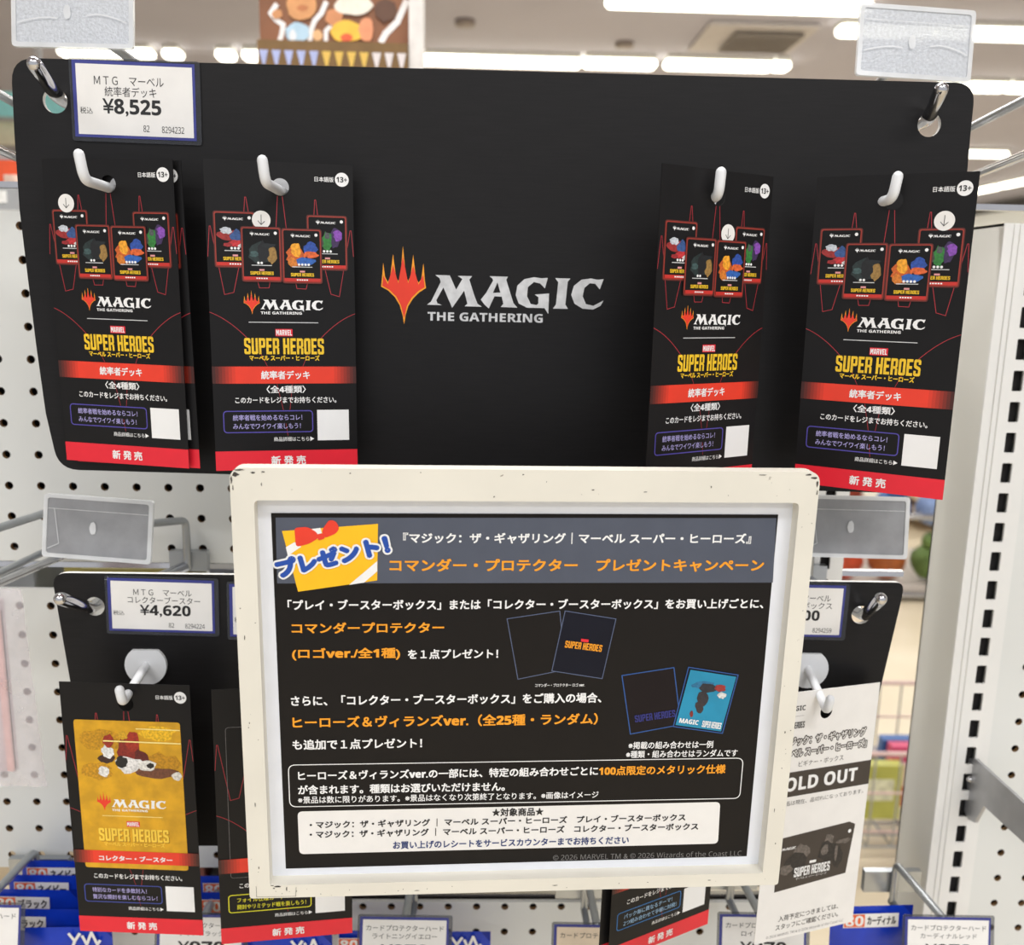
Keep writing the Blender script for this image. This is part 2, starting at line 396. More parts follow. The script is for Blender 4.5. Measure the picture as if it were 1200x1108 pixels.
# ------------------------------------------------------------------ hang cards
CW, CH = 85.0, 182.5
def card_base(name, M, label, group, body=BLACK, hole=(.3, 14.1, 5.0)):
    r = empty(name, M, label, 'product card', group)
    k = Ink()
    sheet(k, [rect(-CW / 2, 0, CW / 2, CH), circle(*hole)], body, .45)
    k.build('card_sheet', r)
    return r
def red_lines(r, full=True):
    k = Ink()
    Ls = [[(-42.1, 55), (-40.6, 37.6), (-40.0, 37.6), (-33.5, 76.8), (-28.2, 75.5), (-24.6, 60)], [(42.1, 53), (41.0, 38), (40.3, 38), (33.3, 77), (28.3, 75.6), (24.9, 60)],
          [(-21, 31), (-20.1, 20.6), (-19.5, 20.6), (-18, 31)], [(19.2, 31), (19.9, 20.8), (20.5, 20.8), (21.6, 31)], [(-2.9, 39), (-1.5, 19.4)], [(3.2, 39), (1.3, 19.4)],
          [(-14.5, 68), (-13.4, 72.6), (-7.9, 72.5), (-7, 68)], [(7.5, 68), (8.3, 72.6), (13.8, 72.8), (14.8, 68)]] if full else \
         [[(-42.1, 55), (-40.6, 37.6), (-40.0, 37.6), (-34.6, 70)], [(42.1, 53), (41.0, 38), (40.3, 38), (34.9, 66)], [(-20.6, 25.6), (-20.1, 21), (-19.5, 21), (-19, 25.6)], [(19.4, 26), (19.9, 21), (20.5, 21), (21, 26)], [(-1.8, 25.6), (-1.5, 19.4)], [(1.9, 26), (1.3, 19.4)]]
    for p in Ls: k.line(p, .32, THINRED, 1)
    if full:
        for p in [arc_pts((-42.4, 87.2), (-32, 91), (-21.2, 102.5)), arc_pts((42.4, 87.2), (32, 91), (21.4, 102.5))]: k.line(p, .32, THINRED, 1)
        for p in [[(-14.7, 110), (-10.3, 119)], [(14.5, 110), (10.6, 119)]]: k.line(p, .25, THINRED, 2)
        for p in [[(-5, 130), (-1.7, 145.6)], [(4.1, 130), (2.2, 145.6)], [(-.4, 154), (.6, 161.5)]]: k.line(p, .22, THINRED, 1)
    else:
        for p in [arc_pts((-42.4, 89.5), (-39, 90.5), (-35.2, 92.4)), arc_pts((42.4, 88.6), (39, 90), (35.2, 91.8))]: k.line(p, .32, THINRED, 1)
        for p in [[(-5, 133.5), (-1.7, 145.6)], [(4.1, 133.5), (2.2, 145.6)], [(-.4, 154), (.6, 161.5)]]: k.line(p, .22, THINRED, 1)
    k.build('red_line_ornament', r)
def age_badge(r):
    k = Ink()
    k.text('日本語版', (20.1, 8.8), (31.2, 8.8), 2.9, WHITE, 1, .008)
    k.poly(circle(36, 8.6, 4.05, 32), WHITE, 1)
    k.text('13+', (32.9, 8.6), (39.1, 8.6), 3.1, INK, 2, .035)
    k.build('age_badge', r)
def series(r, mark=True):
    k = Ink(); k.poly(rect(-5, 96.7, 5, 101), RED, 1); block(k, 'MARVEL', (-4.6, 98.85), (4.6, 98.85), 3.2, WHITE, 2); k.build('small_red_title', r)
    k = Ink(); block(k, 'SUPER HEROES', (-23.4, 107), (23.4, 107), 9.6, GOLD, 2)
    k.text('マーベル スーパー・ヒーローズ', (-20.7, 114), (20.7, 114), 3.3, GOLD, 2, .025)
    k.build('gold_range_title', r)
def footer(r, slogan, frame_m, text_m):
    k = Ink(); k.text('このカードをレジまでお持ちください。', (-29.8, 139.5), (30.2, 139.5), 3.9, WHITE, 1, .012); k.build('instruction_text', r)
    k = Ink(); k.ring(rounded(rect(-36.9, 146.2, 15.6, 159.2), 2.2, 5), .6, frame_m, 1); bx = k.build('slogan_frame', r)
    k = Ink()
    k.text(slogan[0], (-31.6, 150.2), (-31.6 + slogan[2], 150.2), 3.6, text_m, 1, .007)
    k.text(slogan[1], (-31.6, 155.4), (-31.6 + slogan[3], 155.4), 3.6, text_m, 1, .007)
    k.build('slogan_text', bx)
    k = Ink(); k.poly(rect(18.4, 145.8, 37.6, 164.7), WHITE, 1); k.build('blank_white_patch', r)
    k = Ink(); k.text('商品詳細はこちら', (-7.8, 163.6), (13.3, 163.6), 2.7, WHITE, 1, .004); k.poly([(13.9, 162.2), (16.3, 163.6), (13.9, 165)], WHITE, 1); k.build('detail_text', r)
    k = Ink(); k.poly(rect(-CW / 2, 170.62, CW / 2, CH), RED, 1); rb = k.build('release_band', r)
    k = Ink()
    for i, ch in enumerate('新発売'): k.text(ch, (-9.8 + i * 7.5, 176.8), (-4.1 + i * 7.5, 176.8), 5.7, WHITE, 2, .02)
    k.build('release_lettering', rb)
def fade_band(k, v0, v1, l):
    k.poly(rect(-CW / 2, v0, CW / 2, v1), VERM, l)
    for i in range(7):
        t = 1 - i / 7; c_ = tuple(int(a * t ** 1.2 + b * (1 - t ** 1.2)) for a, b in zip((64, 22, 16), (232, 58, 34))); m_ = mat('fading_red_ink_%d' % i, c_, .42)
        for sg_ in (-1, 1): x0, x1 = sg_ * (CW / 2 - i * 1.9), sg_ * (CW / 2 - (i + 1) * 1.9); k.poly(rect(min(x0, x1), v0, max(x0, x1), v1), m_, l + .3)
def title_band(r, s, u0, u1, h):
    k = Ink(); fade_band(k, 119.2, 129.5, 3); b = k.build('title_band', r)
    if not s: return
    k = Ink(); k.text(s, (u0, 124.3), (u1, 124.3), h, WHITE, 4, .017); k.build('title_lettering', b)
PIC = [  # generic colour patches standing in for the printed artwork
    [((150, 40, 40), -.15, .42, .30, .10), ((190, 196, 204), -.22, .33, .16, .07), ((52, 84, 140), .05, .43, .16, .12), ((186, 44, 50), .06, .57, .22, .07), ((206, 206, 206), .22, .62, .13, .05), ((160, 40, 44), -.2, .6, .12, .04)],
    [((30, 44, 44), 0, .48, .34, .2), ((150, 116, 60), .28, .5, .14, .17), ((16, 18, 22), .04, .45, .18, .2), ((60, 84, 84), -.2, .5, .12, .06), ((20, 26, 30), .2, .32, .2, .04)],
    [((196, 92, 30), -.18, .5, .24, .2), ((236, 160, 40), -.16, .38, .14, .15), ((40, 76, 160), .24, .36, .18, .14), ((214, 96, 44), .24, .47, .2, .07), ((44, 96, 176), .1, .6, .26, .08), ((206, 120, 40), -.26, .62, .12, .1)],
    [((60, 40, 84), .22, .4, .16, .18), ((46, 120, 52), 0, .48, .14, .19), ((130, 72, 170), .3, .34, .13, .12), ((64, 70, 60), -.22, .48, .12, .12), ((80, 84, 86), .0, .36, .07, .07)]]
def picture_box(r, i, u0, v0, u1, v1, l):
    w, h = u1 - u0, v1 - v0
    k = Ink(); k.poly(rounded(rect(u0 - 1.2, v0 - 1.2, u1 + 1.2, v1 + 1.2), 1.6, 4), mat('dull_red_ink', (92, 30, 24), .5), l - .4); k.poly(rounded(rect(u0 - .6, v0 - .6, u1 + .6, v1 + .6), 1.3, 4), GLOW, l); k.poly(rounded(rect(u0, v0, u1, v1), 1, 4), BLACK, l + 1)
    b = k.build('box_picture', r)
    k = Ink(); cx = (u0 + u1) / 2
    for j, (c, x, y, rx, ry) in enumerate(PIC[i]):
        pts = blob(cx + x * w, v0 + y * h, rx * w, ry * h, i * 10 + j, 16, .22)
        pts = [(min(max(a, u0 + .3), u1 - .3), b_) for a, b_ in pts]
        k.poly(pts, mat('art_%d_%d_%d' % c, c, .5, var=.25, scale=700), l + 2 + j * .3)
    k.build('picture_artwork', b)
    k = Ink(); tiny_mark(k, u0 + w * .2, u0 + w * .74, v0 + h * .1, h * .052, WHITE, l + 4)
    k.poly(circle(u1 - w * .1, v0 + h * .08, w * .045, 12), WHITE, l + 4)
    for d in range((3, 2, 4, 3)[i]): k.poly(circle(cx + (d - 1) * w * .09, v0 + h * .665, w * .035, 10), WHITE, l + 5)
    k.poly(rect(u0 + w * .22, v0 + h * .705, u1 - w * .22, v0 + h * .72), SILVER, l + 5)
    k.poly(rect(cx - w * .07, v0 + h * .785, cx + w * .07, v0 + h * .82), mat('pale_red_ink', (220, 150, 150), .5), l + 4)
    block(k, 'SUPER HEROES', (u0 + w * .18, v0 + h * .865), (u1 - w * .18, v0 + h * .865), h * .065, GOLD, l + 4)
    k.poly([(u0, v1 - h * .065), (u1, v1 - h * .065), (u1, v1 - .3), (u1 - .5, v1), (u0 + .5, v1), (u0, v1 - .3)], mat('strip_red_ink', (196, 44, 36), .5), l + 4)
    for d in range(5): k.poly(rect(cx - w * .16 + d * w * .066, v1 - h * .045, cx - w * .115 + d * w * .066, v1 - h * .02), WHITE, l + 5)
    k.build('picture_lettering', b)
def arrow_sticker(r, u, v):
    k = Ink(); k.poly(circle(u, v, 5.3, 36), PAPER, 7)
    k.line([(u, v - 2.9), (u - .1, v + 2.5)], .35, INK, 8); k.line([(u - 1.9, v + .6), (u - .1, v + 2.7), (u + 1.9, v + .8)], .35, INK, 8)
    k.build('arrow_sticker', r)

LAB = 'black deck hang card '
GRP = 'black deck cards on the upper display board'
P1 = pose((-.2242, .5668, .072), (.03, .0071, -.2209))
P2 = pose((-.1235, .5654, .0724), (-.0247, -.0048, .1852))
P3 = pose((.1286, .5323, .0694), (.0038, .0029, .5315))
P4 = pose((.2268, .5302, .0692), (.0338, -.0053, -.5442))
c1 = card_base('product_card', P1, LAB + 'below the 8,525 price label, frontmost on its hook', GRP)
red_lines(c1); age_badge(c1)
for i, b in ((0, (-37.2, 30, -15.8, 60)), (3, (16, 30.6, 37.4, 60.4)), (1, (-22, 38.4, -1.2, 68)), (2, (1.3, 38.8, 22.3, 68.5))):
    picture_box(c1, i, *b, 2 if i in (0, 3) else 9)
k = Ink(); emblem(k, -22.8, 74.2, 46.3, 14); eb = k.build('brand_emblem', c1)
k = Ink(); wordmark(k, -22.8, 74.2, 46.3, 14.6); k.line([(-20.2, 92.8), (20.2, 92.8)], .45, SILVER, 1); k.build('brand_lettering', eb)
series(c1); title_band(c1, '統率者デッキ', -14.2, 14.6, 5.2)
k = Ink(); k.text('〈全4種類〉', (-11.3, 133), (12, 133), 4.6, WHITE, 1, .014); k.build('variety_text', c1)
footer(c1, ('統率者戦を始めるならコレ！', 'みんなでワイワイ楽しもう！', 41, 40), PURPLE, LILAC)
c1b = dup(c1, P1 @ Matrix.Translation((.0032, .0035, -.0008)) @ Matrix.Rotation(-.012, 4, 'Y'), LAB + 'mostly hidden behind the one below the 8,525 label')
c2 = dup(c1, P2, LAB + 'second from the left, arrow sticker above its second picture')
c3 = dup(c1, P3, LAB + 'turned sideways, just right of the silver lettering')
c4 = dup(c1, P4, LAB + 'overhanging the large board’s right edge')
arrow_sticker(c1, -27.9, 25.3); arrow_sticker(c2, -11.1, 33.3); arrow_sticker(c3, 8.5, 34.1); arrow_sticker(c4, 27.6, 25.6)

# ---- lower board's cards
P5 = pose((-.2302, .5584, -.2514), (.0089, -.0014, -.057))
P6 = pose((-.1247, .5385, -.2439), (.0364, .0131, .1445))
P7 = pose((.1248, .5451, -.2531), (.0377, -.0017, .4707))
P8 = pose((.2355, .5753, -.2585), (-.0293, .0349, .3409))
GRP2 = 'booster cards on the lower display board'
c5 = card_base('product_card', P5, 'black hang card with a large gold picture panel, below the 4,620 price label', GRP2)
age_badge(c5); red_lines(c5, False)
k = Ink(); k.poly(rounded(rect(-35, 25.9, 34.9, 133.3), 2.2, 5), GOLDBG, 2); gp = k.build('gold_picture', c5)
k = Ink()
for j, (c, x, y, rx, ry) in enumerate([((190, 138, 16), -18, 40, 15, 8), ((232, 182, 30), 20, 34, 12, 5), ((188, 134, 14), 20, 56, 13, 8), ((196, 142, 20), -22, 62, 11, 6),
        ((130, 34, 22), 0, 45, 7.5, 10), ((160, 44, 24), 3, 40, 4.5, 7), ((206, 158, 30), -3, 36, 3, 3), ((92, 24, 18), 8, 52, 5, 6), ((60, 34, 24), -15, 53, 6, 3), ((226, 226, 224), -14, 48, 4, 5),
        ((224, 222, 220), 0, 57, 10, 6), ((30, 28, 28), -5, 55, 4, 4), ((110, 66, 44), 16, 62, 15, 4), ((222, 220, 214), 12, 57, 6, 4), ((34, 30, 28), 14, 57, 2.4, 2), ((226, 224, 220), -17, 62, 4, 4), ((150, 44, 26), -13, 40, 3.5, 4.5), ((216, 212, 204), 31, 64, 3.4, 3)]):
    pts = [(min(max(a, -34.8), 34.6), b_) for a, b_ in blob(x, y, rx, ry, 200 + j, 16, .22)]
    k.poly(pts, mat('art_%d_%d_%d' % c, c, .5, var=.25, scale=700), 3 + j * .15)
k.line([(-16, 40.2), (34.6, 40.6)], .9, mat('pale_streak_ink', (255, 236, 150), .4), 6); k.line([(6, 31), (34.6, 31.2)], .7, mat('pale_streak_ink', (255, 236, 150), .4), 6)
k.build('gold_picture_artwork', gp)
k = Ink(); emblem(k, -23.5, 77, 46, 14, 3, VERM, VERM, False); eb = k.build('brand_emblem', c5)
k = Ink(); wordmark(k, -23.5, 77, 46, 14.6, WHITE, 3); k.line([(-20.6, 94.4), (19.6, 94.4)], .4, mat('pale_streak_ink', (255, 236, 150), .4), 3); k.build('brand_lettering', eb)
k = Ink(); k.poly(rect(-4.8, 98, 4, 102), RED, 3); block(k, 'MARVEL', (-4.4, 100), (3.6, 100), 3, WHITE, 4); k.build('small_red_title', c5)
k = Ink(); block(k, 'SUPER HEROES', (-24, 108.2), (23, 108.2), 9.4, mat('pale_gold_ink', (246, 206, 70), .45), 4); block(k, 'SUPER HEROES', (-23.4, 108.8), (23.6, 108.8), 9.4, GOLDDK, 3)
k.text('マーベル スーパー・ヒーローズ', (-21, 115), (20, 115), 3.2, mat('pale_gold_ink', (246, 206, 70), .45), 4, .02); k.build('gold_range_title', c5)
k = Ink(); fade_band(k, 120.2, 129.6, 4); b = k.build('title_band', c5)
k = Ink(); k.text('コレクター・ブースター', (-25.2, 125.6), (24.6, 125.6), 4, WHITE, 5, .025); k.build('title_lettering', b)
footer(c5, ('特別なカードを多数封入！', '贅沢な開封を楽しむならコレ！', 37, 44), mat('blue_frame_ink', (62, 76, 160), .5), LILAC)

c6 = card_base('product_card', P6, 'black hang card with a yellow framed slogan, behind the campaign sign’s lower left corner', GRP2)
age_badge(c6); red_lines(c6, True)
k = Ink(); k.ring(rounded(rect(-35, 25.9, 34.9, 133.3), 2.2, 5), .25, GREYINK, 1); k.build('picture_outline', c6)
series(c6); title_band(c6, '', -22, 22, 4.4)
footer(c6, ('フォイル仕様カード', '開封やリミテッド戦を楽しもう！', 30, 44), LEMON, LEMON)

c7 = card_base('product_card', P7, 'black hang card with a blue framed slogan, slanting under the campaign sign’s bottom edge', GRP2)
age_badge(c7); red_lines(c7, True)
series(c7); title_band(c7, '', -28, 28, 4)
footer(c7, ('パック毎に異なるテーマ！', '2つ組み合わせて手軽に対戦！', 40, 44), MIDBLUE, SKYINK)
k = Ink(); sheet(k, [rect(-CW / 2, 0, CW / 2, CH), circle(.3, 14.1, 5)], BLACK, .45); k.poly(rect(-CW / 2, 170.62, CW / 2, CH), RED, 1)
o = k.build('product_card'); o.matrix_world = P7 @ Matrix.Translation((-.0045, .0045, .0005))
tag(o, 'black hang card peeping out left behind the slanting blue slogan card', 'product card', GRP2)

c8 = card_base('product_card', P8, 'white SOLD OUT hang card with a grey box picture, right of the campaign sign', GRP2, PAPER, (-1.6, 16.5, 5.0))
k = Ink(); k.text('MAGIC', (-36, 11.5), (-19.4, 11.5), 3.6, INK, 1, .02); k.line([(-36, 17), (-20, 17)], .2, GREYINK, 1)
block(k, 'SUPER HEROES', (-38, 23.5), (-18.9, 23.5), 4.6, INK, 1); k.build('brand_lettering', c8)
k = Ink(); sp = [(.85 * math.cos(a * math.pi / 6), .85 * math.sin(a * math.pi / 6)) for a in range(12)]
for s, u0, u1, v in (('『マジック：ザ・ギャザリング', -37.5, 34.6, 35), ('マーベル スーパー・ヒーローズ』', -37.5, 36.4, 43.6)):
    k.text(s, (u0, v), (u1, v), 6.2, DKBAND, 1, .02, 0, sp); k.text(s, (u0, v), (u1, v), 6.2, PAPER, 2, .012)
k.text('ビギナー・ボックス', (-20.4, 52), (17.4, 52), 4.2, DKBAND, 1, .0); k.build('range_title', c8)
k = Ink(); k.poly(rect(-CW / 2, 57.2, CW / 2, 75.2), DKBAND, 1); b = k.build('sold_out_band', c8)
k = Ink(); k.text('SOLD OUT', (-37.5, 66.4), (31.4, 66.4), 10, mat('drop_grey_ink', (150, 144, 140), .5), 2, .03); k.text('SOLD OUT', (-38, 66), (31, 66), 10, WHITE, 3, .03); k.build('sold_out_lettering', b)
k = Ink(); k.text('本製品は現在、品切れになっております。', (-36, 80), (38.4, 80), 3.4, DKBAND, 1, 0); k.build('notice_text', c8)
k = Ink(); k.poly([(-31.5, 105.5), (29.2, 102), (34.7, 104.6), (30.8, 141.7), (-30, 145.4)], DKBAND, 1); bx = k.build('printed_box', c8)
k = Ink(); g1, g2 = mat('grey_art_ink', (104, 96, 90), .5, var=.3, scale=500), mat('dark_grey_art_ink', (42, 38, 36), .5, var=.3, scale=500)
for j, (m_, x, y, rx, ry) in enumerate([(g1, -10, 120, 7, 7), (g2, -14, 126, 9, 7), (g1, -22, 130, 5, 4), (g1, 13, 114, 4, 6), (g2, 13, 122, 8, 8), (g1, 10, 120, 3, 4), (g1, 26, 116, 6, 2), (g2, 22, 128, 4, 8), (g1, 20, 124, 1.4, 6)]):
    k.poly(blob(x, y, rx, ry, 300 + j, 14, .25), m_, 2 + j * .2)
k.build('printed_box_artwork', bx)
k = Ink(); tiny_mark(k, -31, -15.6, 113.4, 2.3, WHITE, 5); k.poly(circle(30, 109, 1.4), WHITE, 5); k.poly(rect(-2.6, 126, 3, 128), WHITE, 5)
block(k, 'SUPER HEROES', (-15, 133), (15.6, 133), 7, WHITE, 5); k.text('マーベル スーパー・ヒーローズ', (-13, 138), (13.4, 138), 1.8, WHITE, 5); k.build('printed_box_lettering', bx)
k = Ink(); k.text('入荷予定につきましては、', (-24, 166.8), (27.7, 166.8), 4.4, DKBAND, 1, .008); k.text('スタッフにご確認ください。', (-25.7, 173.2), (28.5, 173.2), 4.4, DKBAND, 1, .008)
k.text('© 2026 MARVEL TM & © 2026 Wizards of the Coast LLC', (-33, 179.2), (34, 179.2), 2, GREYINK, 1); k.build('notice_text', c8)

# ------------------------------------------------------------------ the two black display boards
def board(name, M, outline_px, radii, holes_px, label):
    r = empty(name, M, label, 'display board', 'black display boards')
    pts = [uv(M, *p) for p in outline_px]
    lo = [rounded(pts, radii, 6)] + [circle(*uv(M, x, y), rr, 24) for x, y, rr in holes_px]
    k = Ink(); sheet(k, lo, PANEL, 3.4, PWHITE); k.build('board_sheet', r)
    return r
YB, YL = .588, .600
MU, ML = pose((0, YB, 0), (0, 0, 0)), pose((0, YL, 0), (0, 0, 0))
ub = board('display_board', MU, [(12.5, 67.5), (1143.5, 97.5), (1138, 150), (1134, 196), (1120, 330), (1108, 410), (1096, 490), (1084, 579), (69, 550.5), (53.5, 484), (42, 402), (32, 321), (23, 247), (17, 160)],
           [14, 14, 0, 0, 0, 0, 0, 14, 13, 0, 0, 0, 0, 0], [(64.5, 118, 7.3), (1089, 146, 7.3)], 'large black display board with the red spiked emblem and silver lettering')
def kk(pts): return [uv(MU, 430 + x / 4, 270 + y / 4) for x, y in pts]
u0, v0 = uv(MU, 430 + 65 / 4, 270 + 72 / 4); u1, v1 = uv(MU, 430 + 1118 / 4, 270 + 90 / 4); _, v2 = uv(MU, 430 + 173 / 4, 270 + 440 / 4)
tilt = (v1 - v0) / (u1 - u0)
k = Ink(); emblem(k, u0, v0, u1 - u0, v2 - v0, 1, VERM, ORANGE); o1 = k.build('brand_emblem', ub)
k = Ink(); wordmark(k, u0, v0, u1 - u0, v2 - v0, SILVER, 1); k.build('brand_lettering', o1)

lb = board('display_board', ML, [(60, 671.5), (1060, 683), (1056, 705), (1029, 819), (1014, 905), (1000, 990), (125, 992), (112, 930), (82, 797)],
           [11, 11, 0, 0, 0, 10, 10, 0, 0], [(111, 711, 6.6), (1009, 721, 6.6)], 'lower black display board mostly hidden behind the white campaign sign')

# ------------------------------------------------------------------ white plastic pegs and the cards' hooks
def peg(base, bend, tip, label, group='white plastic card hooks', up=0.0):
    r = empty('card_hook', base, label, 'hook', group)
    b = Vector(base); L = lambda p: Vector(p) - b
    k = MB(); n = 28
    pr = []
    for i in range(n):
        a = 2 * math.pi * i / n; x, z = .0142 * math.cos(a), min(.0112, .0142 * math.sin(a))
        pr.append((Vector((x, -.0025, z)), Vector((x, 0, z))))
    k.prism(pr, PEGW); k.build('base_plate', r)
    k = MB(); k.tube([(0, -.001, -up), L(bend), L(tip)], .0029, PEGW, 14, True, .006); k.build('hook_rod', r)
    return r
def upper_peg(bp, Yb, tp, label):
    b = V(*bp, Yb); peg((b.x, YB, b.z + .0055), b, V(*tp, Yb - .001), label, up=.0065)
upper_peg((99, 211), .535, (92.5, 181), 'white plastic hook holding the two deck cards below the 8,525 label')
upper_peg((311, 214), .530, (307.5, 188), 'white plastic hook holding the second deck card from the board’s left')
upper_peg((842, 229), .524, (845, 202), 'white plastic hook holding the deck card turned sideways')
upper_peg((1046, 233), .522, (1052, 207), 'white plastic hook holding the deck card at the board’s right edge')
def lower_peg(base, bend, Yb, tip, label):
    peg(V(*base, YL), V(*bend, Yb), V(*tip, Yb - .001), label)
lower_peg((172, 779), (143.5, 824), .546, (140, 809), 'white plastic hook holding the gold picture card')
lower_peg((946, 783), (969, 834), .556, (973, 820), 'white plastic hook holding the white SOLD OUT card')
q = P6 @ Vector((.0003, 0, -.0141)); peg((q.x, YL, q.z + .012), (q.x, .525, q.z), (q.x, .523, q.z + .009), 'white plastic hook holding the yellow slogan card behind the sign')
q = P7 @ Vector((.0003, 0, -.0141)); peg((q.x, YL, q.z + .012), (q.x, .53, q.z), (q.x, .528, q.z + .009), 'white plastic hook holding the slanting blue slogan card behind the sign')

# ------------------------------------------------------------------ the white campaign sign
MS = pose((.0238, .4809, -.2223), (.0384, .0023, .0449))
def su(x, y): return uv(MS, x, y)
sg = empty('campaign_sign', MS, 'cream metal framed campaign sign with a black gift poster, in front of both boards', 'sign')
ow, oh, iw, ih, ocz, icx, icz = 154.4, 126.3, 143.5, 113.6, -6.2, .3, -1.8
k = Ink(-.008)
outer = rounded(rect(-ow - .5, ocz - oh, ow - .5, ocz + oh), [7, 7, 2, 2], 6); inner = rounded(rect(icx - iw, icz - ih, icx + iw, icz + ih), [3, 3, 1, 1], 4)
sheet(k, [outer, inner], CREAM, 9)
k.build('metal_frame', sg)
k = Ink(-.0082)          # chips where the enamel has come off, thickest at the corners
rnd = random.Random(3)
def chip(x, y, a, b, s): k.poly(blob(x, y, a, b, s, 9, .45), mat('bare_metal_chip', (62, 56, 52), .6, var=.3, scale=400), 0)
for x, y, a, b in [(-152, -129, 1.6, 1.1), (-150, -131.4, 2.4, .5), (-154, -126, .45, 1.8), (-143, -130, 1.1, .4), (-138, -130.4, 1, .3), (-153.4, -122, .3, 1.2), (-139, -124, .25, .8), (150.6, -129.3, 1.6, .7), (152.4, -126, .5, 1.7), (147.6, -131, 2, .5), (122, -130.7, 2.2, .25), (152.9, -121, .35, 1.4),
        (32, -122, .9, .25), (-20, -118, .4, .4), (60, -121, .9, .2), (95, -124, .3, .6), (-94, -130, .4, .3), (-5, -130, .5, .3), (-139, 112.5, 1.7, .5), (-141, 113.6, .6, .4), (-142, 111.8, .9, .35), (-134, 114, .3, 1.6), (147, 70, .3, 1.3), (148.6, 20, .25, 1.0), (149.6, 92, .3, .5), (-149.5, 60, .25, 1.1), (-150.5, 10, .2, .7), (-151, -40, .25, 1.2), (-149, 100, .25, .8), (20, 116.4, 1.4, .2), (75, 116, .5, .25), (-60, 117.5, 1.3, .2), (112, 115.6, .9, .2)]:
    chip(x, y, a, b, int(x * 7 + y * 3) % 9973)
for i in range(46):
    side = rnd.choice('tblr'); t = rnd.uniform(-1, 1)
    x, y = {'t': (t * 146, -124 + rnd.uniform(-7, 5)), 'b': (t * 146, 116 + rnd.uniform(-2.5, 2.5)), 'l': (-149 + rnd.uniform(-4, 4), t * 112), 'r': (149 + rnd.uniform(-4, 4), t * 112)}[side]
    chip(x, y, rnd.uniform(.1, .3), rnd.uniform(.1, .35), i + 500)
k.line([(-151, 112), (-151, 119), (-129, 119.2), (-128.6, 113.4)], .18, mat('bare_metal_chip', (62, 56, 52), .6), 0)
k.build('paint_chips', sg)
k = Ink(.0003); k.poly(rect(-152, -131, 152, 119), mat('sign_paper', (232, 235, 242), .5, var=.015), 0); k.build('paper_sheet', sg)
k = MB(); k.box((0, .0062, -.0062 + .0124), (.302, .0016, .247), STEEL); k.build('back_plate', sg)
k = MB()
for x in (-.06, .06): k.tube([(x, .007, .095), (x, .2335, .075)], .003, STEEL)
k.build('support_arm', sg)
k = Ink(); k.poly([su(*p) for p in ((317.6, 601.5), (912, 603.3), (875, 1003.9), (335, 1018.5))], POSTER, 0)
pz = k.build('printed_poster', sg)
k = Ink(); k.poly([su(*p) for p in ((323, 606.8), (909.7, 607.4), (905.6, 683), (324.8, 684))], SLATE, 1); k.build('header_band', pz)
def T(k, s, a, b, h, m, bold=.0195, l=3):
    A_, B_ = Vector(su(*a)), Vector(su(*b)); y = (A_.y + B_.y) / 2
    sc = abs(su(a[0], a[1] - h / 2)[1] - su(a[0], a[1] + h / 2)[1])
    k.text(s, (A_.x, y), (B_.x, y), sc, m, l, bold)
k = Ink()
T(k, '『マジック：ザ・ギャザリング｜マーベル スーパー・ヒーローズ』', (472.4, 630.6), (880.2, 631.4), 13.4, WHITE)
T(k, 'コマンダー・プロテクター　プレゼントキャンペーン', (456.5, 662.4), (895, 662.7), 15.5, ORANGE, .022)
k.build('header_lettering', pz)
# the gift badge
def c5p(pts): return [su(260 + x / 3.333, 540 + y / 3.333) for x, y in pts]
k = Ink(); k.poly(c5p([(235, 275), (610, 247), (607, 468), (298, 512)]), YELLOW, 2)
k.poly(c5p([(250, 338), (285, 318), (310, 336), (258, 372)]), WHITE, 3); k.poly(c5p([(497, 485), (556, 476), (607, 432), (607, 392)]), WHITE, 3); k.poly(c5p([(330, 270), (385, 262), (395, 300), (340, 312)]), WHITE, 3)
gb = k.build('gift_badge', pz)
k = Ink()
k.poly(rounded(c5p([(283, 262), (335, 258), (372, 280), (378, 302), (340, 325), (290, 337)]), 2, 4), VERM, 4)
k.poly(rounded(c5p([(390, 272), (420, 230), (446, 236), (460, 265), (445, 285), (400, 303)]), 2, 4), VERM, 4)
k.poly(rounded(c5p([(368, 288), (396, 282), (404, 303), (378, 312)]), 1, 4), VERM, 5); k.build('gift_bow', gb)
k = Ink(); a_, b_ = c5p([(213, 424), (652, 322)])
hh = abs(c5p([(0, 0)])[0][1] - c5p([(0, 78)])[0][1])
ext = (Vector(b_) - Vector(a_)).normalized() * .8; sp = [(2.0 * math.cos(i * math.pi / 10), 2.0 * math.sin(i * math.pi / 10)) for i in range(20)]
k.text('プレゼント！', Vector(a_) + ext, Vector(b_) - ext, hh - 1.6, WHITE, 6, 0, 0, sp); k.text('プレゼント！', a_, b_, hh, BLUE, 8, .056); k.build('gift_lettering', gb)
k = Ink(); T(k, '「プレイ・ブースターボックス」または「コレクター・ブースターボックス」をお買い上げごとに、', (337.1, 708.6), (894.5, 708.0), 12.4, WHITE); k.build('white_text_line', pz)
k = Ink(); T(k, 'を１点プレゼント！', (477.9, 766.5), (583.8, 766.5), 11.5, WHITE); k.build('white_text_line', pz)
k = Ink(); T(k, 'さらに、「コレクター・ブースターボックス」をご購入の場合、', (341, 820.6), (704.7, 818.6), 12.4, WHITE); k.build('white_text_line', pz)
k = Ink(); T(k, 'も追加で１点プレゼント！', (342.8, 872.3), (494.7, 871.6), 12, WHITE); k.build('white_text_line', pz)
k = Ink(); T(k, 'コマンダープロテクター', (341.8, 736.2), (520.5, 735.5), 13, ORANGE, .020); k.build('orange_text_line', pz)
k = Ink(); T(k, '(ロゴver./全1種)', (342.3, 766.5), (468.9, 766.5), 14.5, ORANGE, .020); k.build('orange_text_line', pz)
